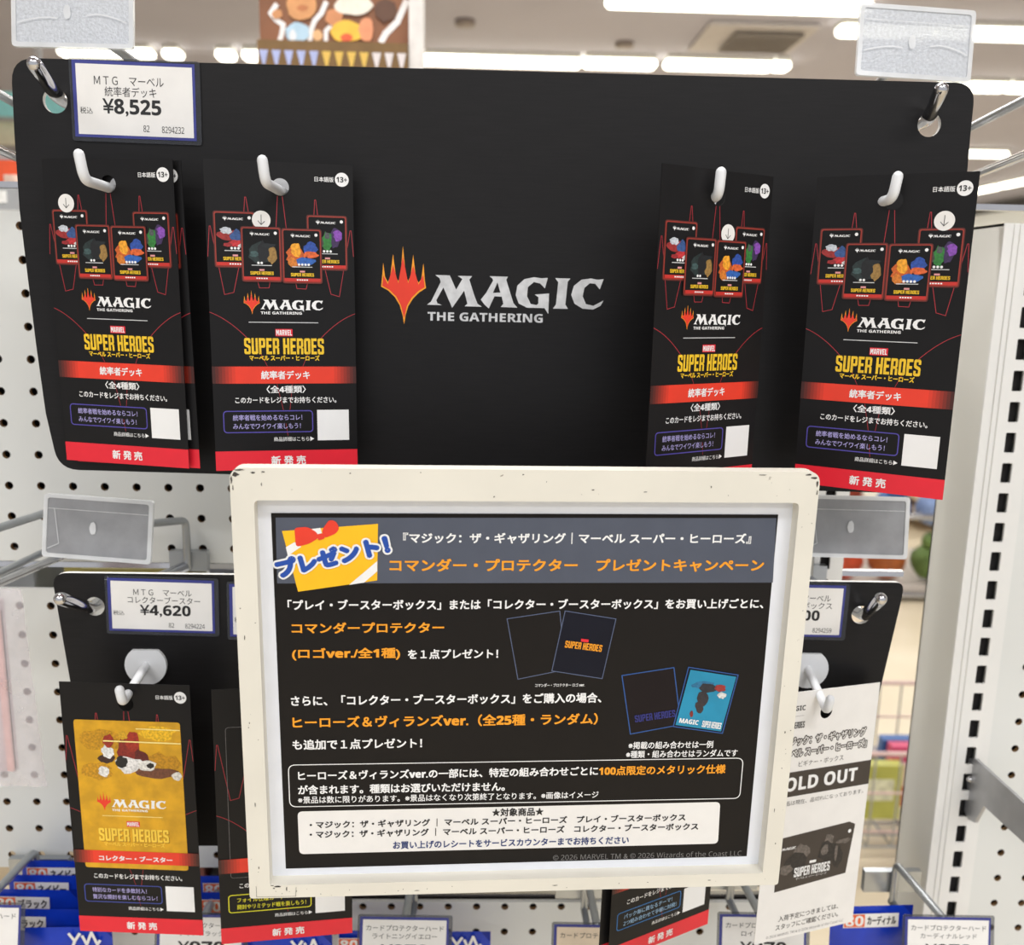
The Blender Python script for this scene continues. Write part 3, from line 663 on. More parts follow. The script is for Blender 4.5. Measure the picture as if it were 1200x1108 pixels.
k = Ink(); T(k, 'ヒーローズ＆ヴィランズver.（全25種・ランダム）', (342.8, 845.0), (700.4, 844.4), 14, ORANGE, .020); k.build('orange_text_line', pz)
k = Ink(); k.ring(rounded([su(*p) for p in ((337.9, 896.8), (870.9, 888.6), (866.7, 935.8), (339.7, 945.8))], 4, 6), .5, WHITE, 2); nb = k.build('note_frame', pz)
k = Ink()
T(k, 'ヒーローズ＆ヴィランズver.の一部には、特定の組み合わせごとに', (349.3, 908.2), (700.8, 904.6), 11, WHITE)
T(k, '100点限定のメタリック仕様', (701.9, 903.2), (850.1, 901.6), 11, ORANGE)
T(k, 'が含まれます。種類はお選びいただけません。', (349.3, 924.6), (591.6, 923), 11, WHITE)
T(k, '※景品は数に限りがあります。※景品はなくなり次第終了となります。※画像はイメージ', (349.3, 937), (701.3, 932), 8.4, WHITE, .010)
k.build('note_text', nb)
k = Ink(); k.poly(rounded([su(*p) for p in ((348.7, 951.4), (844, 940.2), (841.3, 989), (350.8, 1001.4))], 3, 6), PAPER, 1); wb = k.build('white_note_panel', pz)
k = Ink()
T(k, '★対象商品★', (576.6, 952.2), (636.8, 951.3), 9.6, INK)
T(k, '・マジック：ザ・ギャザリング ｜ マーベル スーパー・ヒーローズ　プレイ・ブースターボックス', (363, 966.6), (803.2, 958.3), 9.2, INK, .018)
T(k, '・マジック：ザ・ギャザリング ｜ マーベル スーパー・ヒーローズ　コレクター・ブースターボックス', (363, 977.6), (818.1, 969.3), 9.2, INK, .018)
T(k, 'お買い上げのレシートをサービスカウンターまでお持ちください', (460.6, 990.2), (736.8, 985), 9.2, NAVY, .016)
k.build('white_note_text', wb)
k = Ink(); T(k, '© 2026 MARVEL TM & © 2026 Wizards of the Coast LLC', (648, 1004.9), (868.8, 1000.2), 6.4, GREYINK, .0); k.build('copyright_line', pz)
k = Ink(); T(k, '※掲載の組み合わせは一例', (736.4, 873.5), (835.6, 872.7), 8.6, WHITE, .012); k.build('footnote_line', pz)
k = Ink(); T(k, '※種類・組み合わせはランダムです', (733.6, 884), (864.2, 882.6), 8.6, WHITE, .012); k.build('footnote_line', pz)
k = Ink(); T(k, 'コマンダー・プロテクター ロゴ ver.', (627, 803), (685, 803), 4, WHITE, .012); k.build('picture_caption', pz)
def c8p(pts): return [su(580 + x / 3.529, 680 + y / 3.529) for x, y in pts]
def sleeve_pic(q, edge, fill, w, l):
    k = Ink(); k.poly(c8p(q), fill, l); k.ring(c8p(q), w, edge, l + 1); return k
sl_edge = mat('sleeve_edge_ink', (86, 98, 128), .5); bl_edge = mat('sleeve_blue_edge_ink', (40, 84, 150), .5)
sleeve_pic([(50, 160), (268, 128), (292, 370), (95, 410)], sl_edge, POSTER, .45, 1).build('sleeve_picture', pz)
k = sleeve_pic([(290, 127), (500, 160), (443, 407), (235, 375)], sl_edge, NAVYDK, .45, 3)
a_, b_ = c8p([(290, 263), (442, 282)]); block(k, 'SUPER HEROES', a_, b_, 4.1, ORANGE, 6); k.poly(c8p([(356, 241), (387, 245), (386, 257), (355, 253)]), RED, 6); k.build('sleeve_picture', pz)
k = sleeve_pic([(525, 395), (740, 362), (768, 598), (560, 637)], bl_edge, mat('plum_black_ink', (27, 20, 22), .5, spec=.2), .6, 1)
a_, b_ = c8p([(578, 574), (745, 550)]); block(k, 'SUPER HEROES', a_, b_, 4.4, mat('indigo_ink', (40, 44, 120), .5), 4); k.build('sleeve_picture', pz)
k = sleeve_pic([(800, 360), (1005, 392), (940, 633), (737, 605)], bl_edge, NAVYDK, .6, 3)
k.poly(c8p([(808, 370), (997, 399), (934, 625), (746, 598)]), CYAN, 5)
for j, (c, x, y, rx, ry) in enumerate([((36, 110, 150), 860, 432, 45, 18), ((40, 40, 48), 880, 445, 34, 20), ((44, 40, 46), 858, 488, 22, 32), ((52, 44, 46), 845, 520, 16, 26), ((120, 40, 34), 812, 552, 8, 14), ((150, 44, 40), 930, 446, 24, 15), ((206, 206, 204), 938, 476, 18, 13)]):
    k.poly(c8p(blob(x, y, rx, ry, 400 + j, 14, .2)), mat('art_%d_%d_%d' % c, c, .5, var=.2, scale=700), 6 + j * .2)
a_, b_ = c8p([(762, 578), (840, 588)]); k.text('MAGIC', a_, b_, 3, WHITE, 8, .05)
a_, b_ = c8p([(856, 592), (934, 602)]); block(k, 'SUPER HEROES', a_, b_, 4, WHITE, 8); k.build('sleeve_picture', pz)

# ------------------------------------------------------------------ price labels on the boards
def price_label(M, W, H, lines, label, group='price labels in clear pockets', paper=PAPER):
    r = empty('price_label', M, label, 'price label', group)
    k = Ink(); sheet(k, [rounded(rect(-W / 2, -H / 2, W / 2, H / 2), 2, 4)], CLEAR, .6); p = k.build('clear_pocket', r)
    k = Ink(); k.poly(rect(-W / 2 + 1.8, -H / 2 + 1.6, W / 2 - 3, H / 2 - 2.4), LABELBLUE, 1); k.poly(rect(-W / 2 + 4, -H / 2 + 3.6, W / 2 - 4.6, H / 2 - 4), paper, 2); c = k.build('paper_label', r)
    k = Ink()
    for s, u0, u1, v, h, bold in [q for q in lines if q[0]]: k.text(s, (u0, v), (u1, v), h, INK, 3, bold)
    k.build('printed_price', c)
    return r
def lines(a, b, price, code, ax, bx, px_):
    return [(a, *ax, -11.0, 5.0, 0), (b, *bx, -5.0, 5.6, 0), (price, *px_, 3.9, 9.9, .03), ('税込', -33, -25.6, 6.2, 3.8, 0), ('82', 4, 7.6, 15.4, 3.8, 0), (code, 15, 28.2, 15.6, 3.8, 0)]
PL1 = pose((-.2123, .5868, .1078), (0, .0135, 0))
price_label(PL1, 77, 47.5, lines('ＭＴＧ　マーベル', '統率者デッキ', '¥8,525', '8294232', (-24, 17), (-18, 12.5), (-19.5, 15)), 'white price label reading 8,525 in the large board’s corner')
PL2 = pose((-.2176, .5985, -.2133), (0, .0203, 0))
price_label(PL2, 76, 41.5, [(s, u0, u1, v * .87, h * .87, bo) for s, u0, u1, v, h, bo in lines('ＭＴＧ　マーベル', 'コレクターブースター', '¥4,620', '8294224', (-19, 20), (-23, 25.5), (-15, 19))], 'white price label reading 4,620 on the lower board')
PL4 = pose((0, .5985, 0), (0, 0, 0))
a = V(332, 718, .5985); price_label(Matrix.Translation(a) @ Matrix.Rotation(.02, 4, 'Y'), 76, 41.5, lines('ＭＴＧ　マーベル', '', '', '', (-24, 17), (-18, 15), (-12, 15)), 'white price label beside the 4,620 one, tucked behind the sign’s edge')
a = V(929, 716.5, .5985); price_label(Matrix.Translation(a) @ Matrix.Rotation(.012, 4, 'Y'), 77, 41.5, [(s, u0, u1, v * .87, h * .87, bo) for s, u0, u1, v, h, bo in lines('ＭＴＧ　マーベル', 'ビギナーボックス', '¥5,500', '8294259', (-14, 25.5), (-14, 27), (-14, 19))], 'white price label right of the sign, beside the lower board’s right pin')

# ------------------------------------------------------------------ display hooks (wire arms with a ticket pocket) and the pins through the boards
def pocket(M, W, H, label, grey=False, group='empty ticket pockets'):
    r = empty('ticket_pocket', M, label, 'ticket pocket', group)
    m_ = SLEEVEG if grey else SLEEVE
    k = Ink(); sheet(k, [rounded(rect(-W / 2, -H / 2, W / 2, H / 2), 2, 4)], m_, 1.0); k.build('pocket_sheet', r)
    k = Ink(-.0008); sheet(k, [rounded(rect(-W / 2 - 1, -H / 2 - 1, W / 2 + 1, H / 2 + 1), 2.6, 4), rounded(rect(-W / 2 + 1.8, -H / 2 + 1.8, W / 2 - 1.8, H / 2 - 1.8), 2, 4)], RIM, 2.6); k.build('pocket_rim', r)
    k = Ink(-.0012); k.line([(-W / 2 + 2, -H / 2 + 9), (W / 2 - 2, -H / 2 + 9)], .35, RIM, 1)
    k.poly(blob(-3, 0, 2.2, 4.6, 17, 14, .15), RIM, 0)
    if grey: k.line([(-W / 2 + 7, -H / 2 + 9), (-W / 2 + 11, H / 2 - 9), (-W / 2 + 3, H / 2 - 5)], .4, RIM, 1)
    else: k.line(arc_pts((-W / 2 + 3, 7), (-W / 4, 2), (-W / 8, 4)), .7, RIM, 1); k.line(arc_pts((W / 8, 2), (W / 4, -1), (W / 2 - 3, 6)), .7, RIM, 1)
    k.build('crease_marks', r)
    return r
TP1 = pose((-.2622, .6248, .1633), (-.106, .012, -.0527)); TP2 = pose((.2722, .6249, .1625), (-.0895, .0209, .0567))
TP3 = pose((-.2666, .6202, -.1653), (-.1388, .0467, -.0831)); TP4 = pose((.2641, .6299, -.1596), (-.1324, .0082, -.0359))
pocket(TP1 @ Matrix.Translation((0, 0, .003)), 75, 40.5, 'empty clear ticket pocket above the 8,525 price label')
pocket(TP2, 75, 42.5, 'empty clear ticket pocket above the large board’s right pin')
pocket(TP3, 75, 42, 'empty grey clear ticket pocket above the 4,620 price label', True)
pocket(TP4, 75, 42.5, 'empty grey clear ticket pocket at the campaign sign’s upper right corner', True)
YW = .7155
def arm(pt, Y, drop=.087, Yw=YW):            # the point where a wire that rises 5 degrees towards the shopper meets the wall bar
    return Vector((pt.x, Yw, pt.z - (Yw - Y) * drop))
def display_hook(label, pin, pinY, hole, holeY, tagM, skew=0.0, group='wire display hooks'):
    h = V(*hole, holeY); t = V(*pin, pinY)
    b = arm(h, holeY) + Vector((skew, 0, .006 if skew else 0))
    r = empty('display_hook', b, label, 'display hook', group); L = lambda p: Vector(p) - b
    k = MB(); k.tube([L(b), L(h + Vector((0, .012, -.001))), L(h), L(t)], .0042, CHROME, 16, True, .008); k.build('pin_arm', r)
    c = tagM @ Vector((0, .006, 0)); tb = Vector((b.x, YW - .006, b.z + .038))
    k = MB(); k.tube([L(c), L(tb), L(b + Vector((0, -.006, .0)))], .003, STEEL, 12, True, .006); k.build('ticket_arm', r)
    k = MB(); k.box((0, -.001, .004), (.03, .007, .016), STEEL); k.build('wall_bracket', r)
display_hook('chrome display hook whose pin pokes through the large board beside the 8,525 label', (40.5, 75), .556, (66, 112), .587, TP1, .024)
display_hook('chrome display hook whose pin pokes through the large board’s right corner', (1103, 105), .567, (1088.5, 139), .587, TP2)
display_hook('chrome display hook whose pin pokes through the lower board beside the 4,620 label', (71, 702), .556, (106, 713), .599, TP3, .030)
display_hook('chrome display hook whose pin pokes through the lower board’s right corner', (1032, 702), .570, (1013, 722), .599, TP4)
def plain_hook(p_top, Yt, p_low, label, length=.16):
    a = V(*p_top, Yt); b = V(*p_low, Yt)
    o = Vector((b.x, YW, arm(b, Yt).z))
    r = empty('display_hook', o, label, 'display hook', 'wire display hooks'); L = lambda p: Vector(p) - o
    fa = Vector((a.x, YW - length - .02, a.z + (Yt - YW + length + .02) * .087)); fb = Vector((b.x, YW - length, b.z + (Yt - YW + length) * .087))
    ta = Vector((a.x, YW, arm(a, Yt).z))
    k = MB(); k.tube([L(fb + Vector((0, -.004, .012))), L(fb), L(o)], .003, CHROME, 12, True, .006); k.build('lower_arm', r)
    k = MB(); k.tube([L(fa), L(ta), L(o)], .003, STEEL, 12, True, .005); k.build('ticket_arm', r)
    k = MB(); k.box((0, .001, .002), (.024, .007, .014), STEEL); k.build('wall_bracket', r)
plain_hook((7, 115), .66, (10, 180), 'bare wire hook above the pegboard, left of the large board')
plain_hook((1150, 143), .66, (1156, 200), 'bare wire hook standing out right of the large board')
plain_hook((30, 609), .655, (40, 666), 'bare wire hook left of the grey ticket pocket')

# the shelf's steel bar that the hooks clip on, seen through the slot of the pegboard
XR = -.3775 + .025 * 25 + .013
def bar(x0, x1, z, label):
    k = MB(); k.box(((x0 + x1) / 2, .7275, z), (x1 - x0, .006, .0045), CHROME)
    tag(k.build('hook_rail'), label, 'hook rail', 'chrome hook rails')
z1 = EYE.z - .2235
bar(-.55, V(1063, 664, .72).x, z1, 'chrome hook rail in the slot level with the sign’s top')
bar(-.55, XR, EYE.z - .5165, 'chrome hook rail in the slot below the sign')
bar(-.55, V(1126.6, 681, .722).x + .02, EYE.z + .072, 'chrome hook rail above the pegboard, behind the large board')

# ------------------------------------------------------------------ pegboards and the upright
U0, Z0, D = -.3775, EYE.z - .158, .722
def pegboard(x0, x1, z0, z1_, cols, rows, ux, uz, label):
    """white hardboard with a grid of punched holes; x0..x1, z0..z1, hole (c, r) at ux + 25c, uz - 25r mm"""
    r = empty('pegboard_panel', Vector(((x0 + x1) / 2, D, z0)), label, 'pegboard', 'white pegboard panels')
    cx = (x0 + x1) / 2; k = Ink()
    U = lambda x: (x - cx) * 1000; W = lambda z: -(z - z0) * 1000
    lo = [[(U(x0), W(z1_)), (U(x1), W(z1_)), (U(x1), W(z0)), (U(x0), W(z0))]]
    for c in cols:
        for q in rows:
            x, z = ux + .025 * c, uz - .025 * q
            if x0 + .005 < x < x1 - .005 and z0 + .001 < z < z1_ - .001: lo.append(circle(U(x), W(z), 3.3, 12))
    vs, fs = filled(lo)
    k.add([(u * .001, 0, -v * .001) for u, v in vs], fs, BOARD); k.add([(u * .001, .004, -v * .001) for u, v in vs], fs, CORE)
    for j, lp in enumerate(lo):
        n = len(lp)
        k.add([(u * .001, 0, -v * .001) for u, v in lp] + [(u * .001, .004, -v * .001) for u, v in lp], [(i, (i + 1) % n, n + (i + 1) % n, n + i) for i in range(n)], BOARD if j == 0 else CORE)
    k.build('punched_sheet', r)
    k = MB(); k.box((0, .018, (z1_ - z0) / 2), (x1 - x0 - .004, .003, z1_ - z0 - .012), DARK); k.build('hole_shade_sheet', r)  # dark sheet painted as the shade of the hollow gondola behind the holes
    return r
XL, XR = -.56, U0 + .025 * 25 + .013
pegboard(XL, XR, Z0 - .062, EYE.z + .0525, range(-8, 27), range(-9, 3), U0, Z0, 'white pegboard panel behind the large black display board')
pegboard(XL, XR, Z0 - .337, Z0 - .0855, range(-8, 27), range(4, 14), U0, Z0, 'white pegboard panel behind the lower black board and the sign')
pegboard(XL, XR, Z0 - .66, Z0 - .3705, range(-8, 27), range(15, 27), U0, Z0, 'white pegboard panel below the campaign sign’s bottom edge')
UR, ZR = .4615, EYE.z - .3788
PX0, PX1 = V(1126.6, 681, D).x, V(1183, 681, D).x
pegboard(PX1 + .0005, PX1 + .30, EYE.z - .80, EYE.z + .05, range(-1, 14), range(-18, 18), UR, ZR, 'white pegboard panel right of the slotted upright')
def upright(x0, x1, label, slots=True):
    r = empty('gondola_upright', Vector(((x0 + x1) / 2, D, 0)), label, 'upright', 'slotted gondola uprights')
    zt = EYE.z + .06; w = (x1 - x0) / 2 * 1000
    k = Ink(-.002); lo = [rect(-w, -zt * 1000, w, 0)]
    zs = V(1147, 822, D).z                      # one slot's centre in the photograph
    n = -40
    while n < 60:
        z = zs - n * .0249
        if .05 < z < zt - .02 and slots: lo.append(rounded(rect(w - 19.5, -z * 1000 - 8.2, w - 11, -z * 1000 + 8.2), 1, 2))
        n += 1
    sheet(k, lo, POSTW, 2.0, POSTW)
    k.build('slotted_face', r)
    k = MB(); k.box((-w * .001 + .001, .029, zt / 2), (.002, .058, zt), POSTG); k.box((w * .001 - .001, .029, zt / 2), (.002, .058, zt), POSTG); k.box((0, .057, zt / 2), (2 * w * .001, .002, zt), POSTG); k.box((0, .029, zt - .001), (2 * w * .001, .058, .002), POSTW); k.build('channel_sides', r)
    k = MB(); k.box((w * .001 - .0152, .008, zt / 2), (.013, .004, zt - .02), DARK); k.build('slot_shade_strip', r)  # dark strip painted as the shade inside the channel behind the slots
    k = MB()
    for x in (-w * .001 + .008, w * .001 - .028): k.box((x, -.0026, zt / 2), (.0012, .0012, zt), POSTW)
    k.build('pressed_ribs', r)
    return r
upright(PX0, PX1, 'white slotted gondola upright right of the display boards')
upright(XR + .0005, XR + .035, 'white slotted gondola upright hidden behind the SOLD OUT card', True)
# shelf bracket hooked into the right upright
bxX = V(1141, 900, D - .004).x
r = empty('shelf_bracket', Vector((bxX, D - .002, V(1135, 960, D).z)), 'grey steel shelf bracket hooked into the slotted upright', 'bracket')
pts = [VX(870 + x / 3.485, 790 + y / 3.485, bxX) for x, y in ((925, 345), (950, 347), (1000, 392), (1150, 530), (1230, 600), (1230, 762), (1150, 692), (985, 540), (948, 608), (922, 596), (905, 560), (918, 470), (912, 400))]
k = MB(); k.prism([(p - r.location, p - r.location + Vector((.003, 0, 0))) for p in pts], mat('satin_steel', (176, 177, 180), .35, .45)); k.build('bracket_blade', r)
k = MB(); p = VX(870 + 935 / 3.485, 790 + 430 / 3.485, bxX) - r.location; k.tube([p + Vector((-.0016, 0, 0)), p + Vector((.001, 0, 0))], .003, CHROME); k.build('bracket_rivet', r)

# ------------------------------------------------------------------ bottom row: ticket pockets with prices, hooks, blue packs
def low_ticket(cx, top, Y, name_a, name_b, price, label, W=72, H=46, paper=PAPER):
    t = V(cx, top, Y); M = Matrix.Translation(t + Vector((0, 0, -H / 2000))) @ Matrix.Rotation(-.20, 4, 'X') @ Matrix.Rotation(.015, 4, 'Y')
    n1, n2 = max(len(name_a), 4) * 4.9 / 2, max(len(name_b), 3) * 4.9 / 2
    price_label(M, W, H, [(name_a, -n1, n1, -13.2, 4.2, -.004), (name_b, -n2, n2, -7, 4.2, -.004), (price, -18, 18, 3.5, 8.6, .03)], label, 'price labels on the bottom hooks', paper)
    b = Vector((t.x, YW, t.z - .02 - (YW - Y) * .087))
    r = empty('display_hook', b, label.replace('white price label', 'wire hook carrying the price label').replace('beige price label', 'wire hook carrying the beige price label'), 'display hook', 'wire display hooks'); L = lambda p: Vector(p) - b
    k = MB(); k.tube([L(t + Vector((0, .010, -.008))), L(Vector((t.x, YW - .006, b.z + .012))), L(Vector((t.x, YW - .006, b.z - .026)))], .0032, STEEL, 12, True, .006); k.build('ticket_arm', r)
    k = MB(); fz = b.z - .026 + .1 * .087; k.tube([L(Vector((t.x, YW - .004, b.z - .026))), L(Vector((t.x, Y + .015, fz))), L(Vector((t.x, Y + .012, fz + .01)))], .0032, STEEL, 12, True, .005); k.build('lower_arm', r)
    k = MB(); k.box((0, .001, -.008), (.05, .006, .02), STEEL); k.build('wall_bracket', r)
low_ticket(-32, 1062, .617, 'カードプロテクターハード', '', '', 'white price label cut by the photo’s left edge, beside the blue packs')
low_ticket(234, 1074, .64, 'カードプロテクターハード', 'クリアブラック', '¥970', 'white price label between the gold card and the yellow slogan card')
low_ticket(474, 1077, .617, 'カードプロテクターハード', 'ライトニングイエロー', '¥970', 'white price label below the sign’s left half')
low_ticket(702, 1086, .617, 'カードプロテクターハード', '', '', 'beige price label below the sign, left of the slanting card', paper=mat('beige_paper', (226, 208, 184), .6))
low_ticket(897, 1074, .617, 'カードプロテクターハード', 'ロイヤルブルー', '¥970', 'white price label half behind the SOLD OUT card')
low_ticket(1115, 1077, .617, 'カードプロテクターハード', 'カーディナルレッド', '¥970', 'white price label under the slotted upright, beside a blue pack')

def pack(M, label, num, colour, lu, W=66, H=96, logo=False, group='blue card protector packs'):
    """a sealed blue pack; origin at the top centre"""
    r = empty('sleeve_pack', M, label, 'pack', group)
    k = MB(); vs, fs = [], []; nx, nz = 8, 10
    for s in (-1, 1):
        for j in range(nz + 1):
            for i in range(nx + 1):
                x, z = i / nx - .5, j / nz
                d = .0035 * (1 - (2 * x) ** 4) * (1 - (2 * z - 1) ** 6)
                vs.append((x * W * .001, s * d, -z * H * .001))
    n = (nx + 1) * (nz + 1)
    for s in (0, 1):
        for j in range(nz):
            for i in range(nx):
                q = s * n + j * (nx + 1) + i; fs.append((q, q + 1, q + nx + 2, q + nx + 1))
    k.add(vs, fs, PACKBLUE, True); k.build('pack_film', r)
    if num:
        k = Ink(-.0039)
        k.poly(rect(lu, 4, lu + 44, 16), PAPER, 1); lb_ = k.build('colour_label', r)
        k = Ink(-.0039); k.poly(rect(lu + .6, 4.6, lu + 17, 15.4), mat('orange_red_label_ink', (226, 96, 44), .5), 2); k.text('80', (lu + 1.6, 10), (lu + 16, 10), 9, PAPER, 3, .03); k.text(colour, (lu + 19, 10), (lu + 42, 10), 8, INK, 2, .02); k.build('label_lettering', lb_)
    if logo:
        k = Ink(-.0039); z = 8
        k.line([(2, z - 5), (6, z + 1), (10, z - 5)], 2.2, PAPER, 1); k.line([(6, z + 1), (3.4, z + 8)], 2.2, PAPER, 1); k.line([(12, z - 3), (15, z + 4), (19, z - 6), (23, z + 4), (25, z + 1)], 2.2, PAPER, 1)
        k.text('YANOMAN', (12, z + 8), (27, z + 8), 2, PAPER, 1, .02); k.build('white_logo', r)
    return r
def put(px, py, Y, rz=0.0): return Matrix.Translation(V(px, py, Y)) @ Matrix.Rotation(rz, 4, 'Y') @ Matrix.Rotation(-.03, 4, 'X')
pack(put(72, 1009, .700, .01), 'blue pack at the back of the stack left of the gold card', 1, 'ネイビー', -27)
pack(put(58, 1026, .686, .015), 'blue pack second from the back, left of the gold card', 1, 'ネイビー', -27)
pack(put(44, 1043, .672, .02), 'blue pack in the middle of the stack left of the gold card', 1, 'ブラック', -33)
pack(put(68, 1066, .652, .015), 'blue pack second from the front, left of the gold card', 1, 'ブラック', -52)
pack(put(80, 1087, .632, -.01), 'blue pack with a white logo at the front, left of the gold card', 0, '', 0, logo=True)
pack(put(262, 1027, .690), 'blue pack behind the others between the gold card and the yellow slogan card', 1, 'ネイビー', -16)
pack(put(266, 1046, .672), 'blue pack in front of another between the gold card and the yellow slogan card', 1, 'ブラック', -20)
pack(put(340, 1096, .645, -.02), 'blue pack with a white logo below the yellow slogan card', 0, '', 0, logo=True)
pack(put(445, 1091, .66), 'blue pack behind the label under the sign’s left half', 1, 'イエロー', -33)
pack(put(527, 1092, .655, .0), 'blue pack with a white logo between the two labels below the sign', 0, '', 0, logo=True)
pack(put(1022, 1062, .640, -.03), 'blue pack right of the SOLD OUT card, red colour name on its label', 1, 'カーディナル', -24)

# the plastic wrapped goods at the left edge
r = empty('clear_bag', V(-24, 690, .60), 'clear plastic bag with pale pink contents, cut by the photo’s left edge', 'bag')
k = MB(); vs, fs = [], []; nx, nz = 14, 26; rnd = random.Random(5)
w0, hh_ = .055, V(0, 922, .60).z - V(0, 690, .60).z
for s in (-1, 1):
    for j in range(nz + 1):
        for i in range(nx + 1):
            x, z = i / nx - .5, j / nz
            d = .009 * (1 - (2 * x) ** 2) ** .6 * (1 - (2 * z - 1) ** 8) + rnd.uniform(-.0012, .0012)
            vs.append((x * w0 + (.006 * z), s * d, hh_ * z))
n = (nx + 1) * (nz + 1)
for s in (0, 1):
    for j in range(nz):
        for i in range(nx):
            q = s * n + j * (nx + 1) + i; fs.append((q, q + 1, q + nx + 2, q + nx + 1))
k.add(vs, fs, mat('clear_film', (232, 226, 230), .12, alpha=.32, bump=.5, bscale=90), True); k.build('bag_film', r)
k = MB(); k.box((-.004, 0, hh_ * .48), (.036, .005, -hh_ * .86), mat('pink_grey_card', (206, 190, 194), .5, var=.08, scale=20)); k.box((.012, -.003, hh_ * .5), (.004, .004, -hh_ * .8), mat('pink_strip', (226, 176, 170), .5)); k.build('bag_contents', r)
k = MB(); p = Vector((-.004, .0, .002)); k.tube([p + Vector((0, -.012, .002)), p, p + Vector((0, YW - .60, -.006))], .0028, STEEL); k.build('hanging_wire', r)

# ------------------------------------------------------------------ the shop beyond
def structure(o): o['kind'] = 'structure'; return o
FLOORM = mat('beige_vinyl', (228, 214, 186), .35, var=.04, scale=3)
CEILM = mat('ceiling_board', (180, 177, 189), .8, var=.03, scale=1.5)
WALLM = mat('shop_wall_paint', (214, 212, 206), .7, var=.03, scale=2)
structure(MB().box((1, 8, -.02), (14.6, 20, .04), FLOORM).build('floor'))
structure(MB().box((1, 8, CEIL + .03), (14.6, 20, .06), CEILM).build('ceiling'))
structure(MB().box((1, 18.05, CEIL / 2), (14.6, .1, CEIL), WALLM).build('wall_back'))
structure(MB().box((-6.25, 8, CEIL / 2), (.1, 20, CEIL), WALLM).build('wall_left'))
structure(MB().box((8.25, 8, CEIL / 2), (.1, 20, CEIL), WALLM).build('wall_right'))
structure(MB().box((8.18, 8, CEIL - .10), (.04, 20, .16), mat('dark_wall_rail', (74, 70, 68), .6)).build('trim_1'))
structure(MB().box((8.15, 8, CEIL - .48), (.1, 20, .6), mat('white_fascia', (236, 238, 236), .5)).build('trim_2'))
LAMP = mat('lamp_tube_glow', (255, 252, 236), .5, emit=5.0)
LBODY = mat('lamp_body', (236, 236, 230), .5)
def lamp(x0, x1, y, label, along_y=False, w=.10):
    c = Vector(((x0 + x1) / 2, y, CEIL - .05)); r = empty('ceiling_lamp', c, label, 'ceiling lamp', 'fluorescent ceiling lamps')
    L = x1 - x0
    k = MB(); k.box((0, 0, .035), (L, w * 1.6, .03), LBODY); k.build('lamp_housing', r)
    k = MB(); k.tube([(-L / 2 + .02, -w * .3, 0), (L / 2 - .02, -w * .3, 0)], .03, LAMP, 10); k.tube([(-L / 2 + .02, w * .3, 0), (L / 2 - .02, w * .3, 0)], .03, LAMP, 10); k.build('glowing_tube', r)
    if along_y: r.rotation_euler = (0, 0, math.pi / 2)
    return r
def lamp_px(xa, xb, y, label):
    a, b = VZ(xa, y, CEIL - .05), VZ(xb, y + (xb - xa) * .024, CEIL - .05); lamp(min(a.x, b.x), max(a.x, b.x), (a.y + b.y) / 2, label)
lamp_px(72, 178, 61, 'ceiling lamp in the row above the large board, over the 8,525 label')
lamp_px(194, 212, 64, 'short ceiling lamp first after the one over the 8,525 label')
lamp_px(256, 274, 65, 'short ceiling lamp left of the brown poster stand')
lamp_px(287, 345, 65.5, 'ceiling lamp partly behind the brown poster stand')
lamp_px(490, 679, 70, 'long ceiling lamp just right of the brown poster stand')
lamp_px(685, 767, 74, 'ceiling lamp in the middle of the row touching the large board')
lamp_px(780, 903, 75.5, 'ceiling lamp second from the end of the row touching the large board')
lamp_px(906, 923, 78, 'short ceiling lamp ending the row touching the large board')
lamp_px(712, 1019, 2, 'long ceiling lamp cut by the photo’s top edge')
lamp_px(983, 1090, 36, 'ceiling lamp showing left of the right ticket pocket')
lamp_px(1095, 1230, 38.5, 'ceiling lamp showing right of the right ticket pocket')
lamp_px(1100, 1177, 101, 'ceiling lamp beside the large board’s right corner, farther row')
lamp_px(1180, 1290, 103, 'ceiling lamp cut by the photo’s right edge, farther row')
lamp_px(1040, 1179, 178, 'small far ceiling lamp beside the bare hook on the right')
a, b = VZ(1146, 227, CEIL - .05), VZ(1202, 209, CEIL - .05)
xx = (a.x + b.x) / 2
for j in range(3):
    y0 = 10.6 + j * 2.3
    l_ = lamp(xx - 1.1, xx + 1.1, y0 + 1.1, ('nearest', 'middle', 'farthest')[j] + ' ceiling lamp of the row along the right wall', True)
# air conditioner outlet
c = VZ(880, 44, CEIL - .01); r = empty('ceiling_vent', c, 'square air outlet in the ceiling above the large board', 'ceiling vent')
k = MB(); k.box((0, 0, -.006), (.66, .62, .02), mat('vent_panel', (192, 186, 186), .8)); k.build('vent_panel', r)
k = MB(); k.box((.06, 0, -.03), (.42, .42, .012), mat('vent_grille', (120, 112, 106), .7)); k.build('vent_grille', r)
k = MB()
for i in range(8): k.box((.06, -.18 + i * .052, -.04), (.42, .012, .01), mat('vent_slat', (150, 142, 136), .7))
k.build('vent_slats', r)
for px_, py_, lb_ in ((545, 24, 'small round ceiling detector above the long lamp'), (732, 50, 'small flat ceiling fitting above the middle lamp')):
    c = VZ(px_, py_, CEIL - .001); k = MB(); k.tube([(0, 0, 0), (0, 0, -.03)], .06, mat('detector_grey', (150, 138, 132), .6), 16, False); o = k.build('ceiling_detector'); o.location = c; tag(o, lb_, 'detector', 'ceiling fittings')

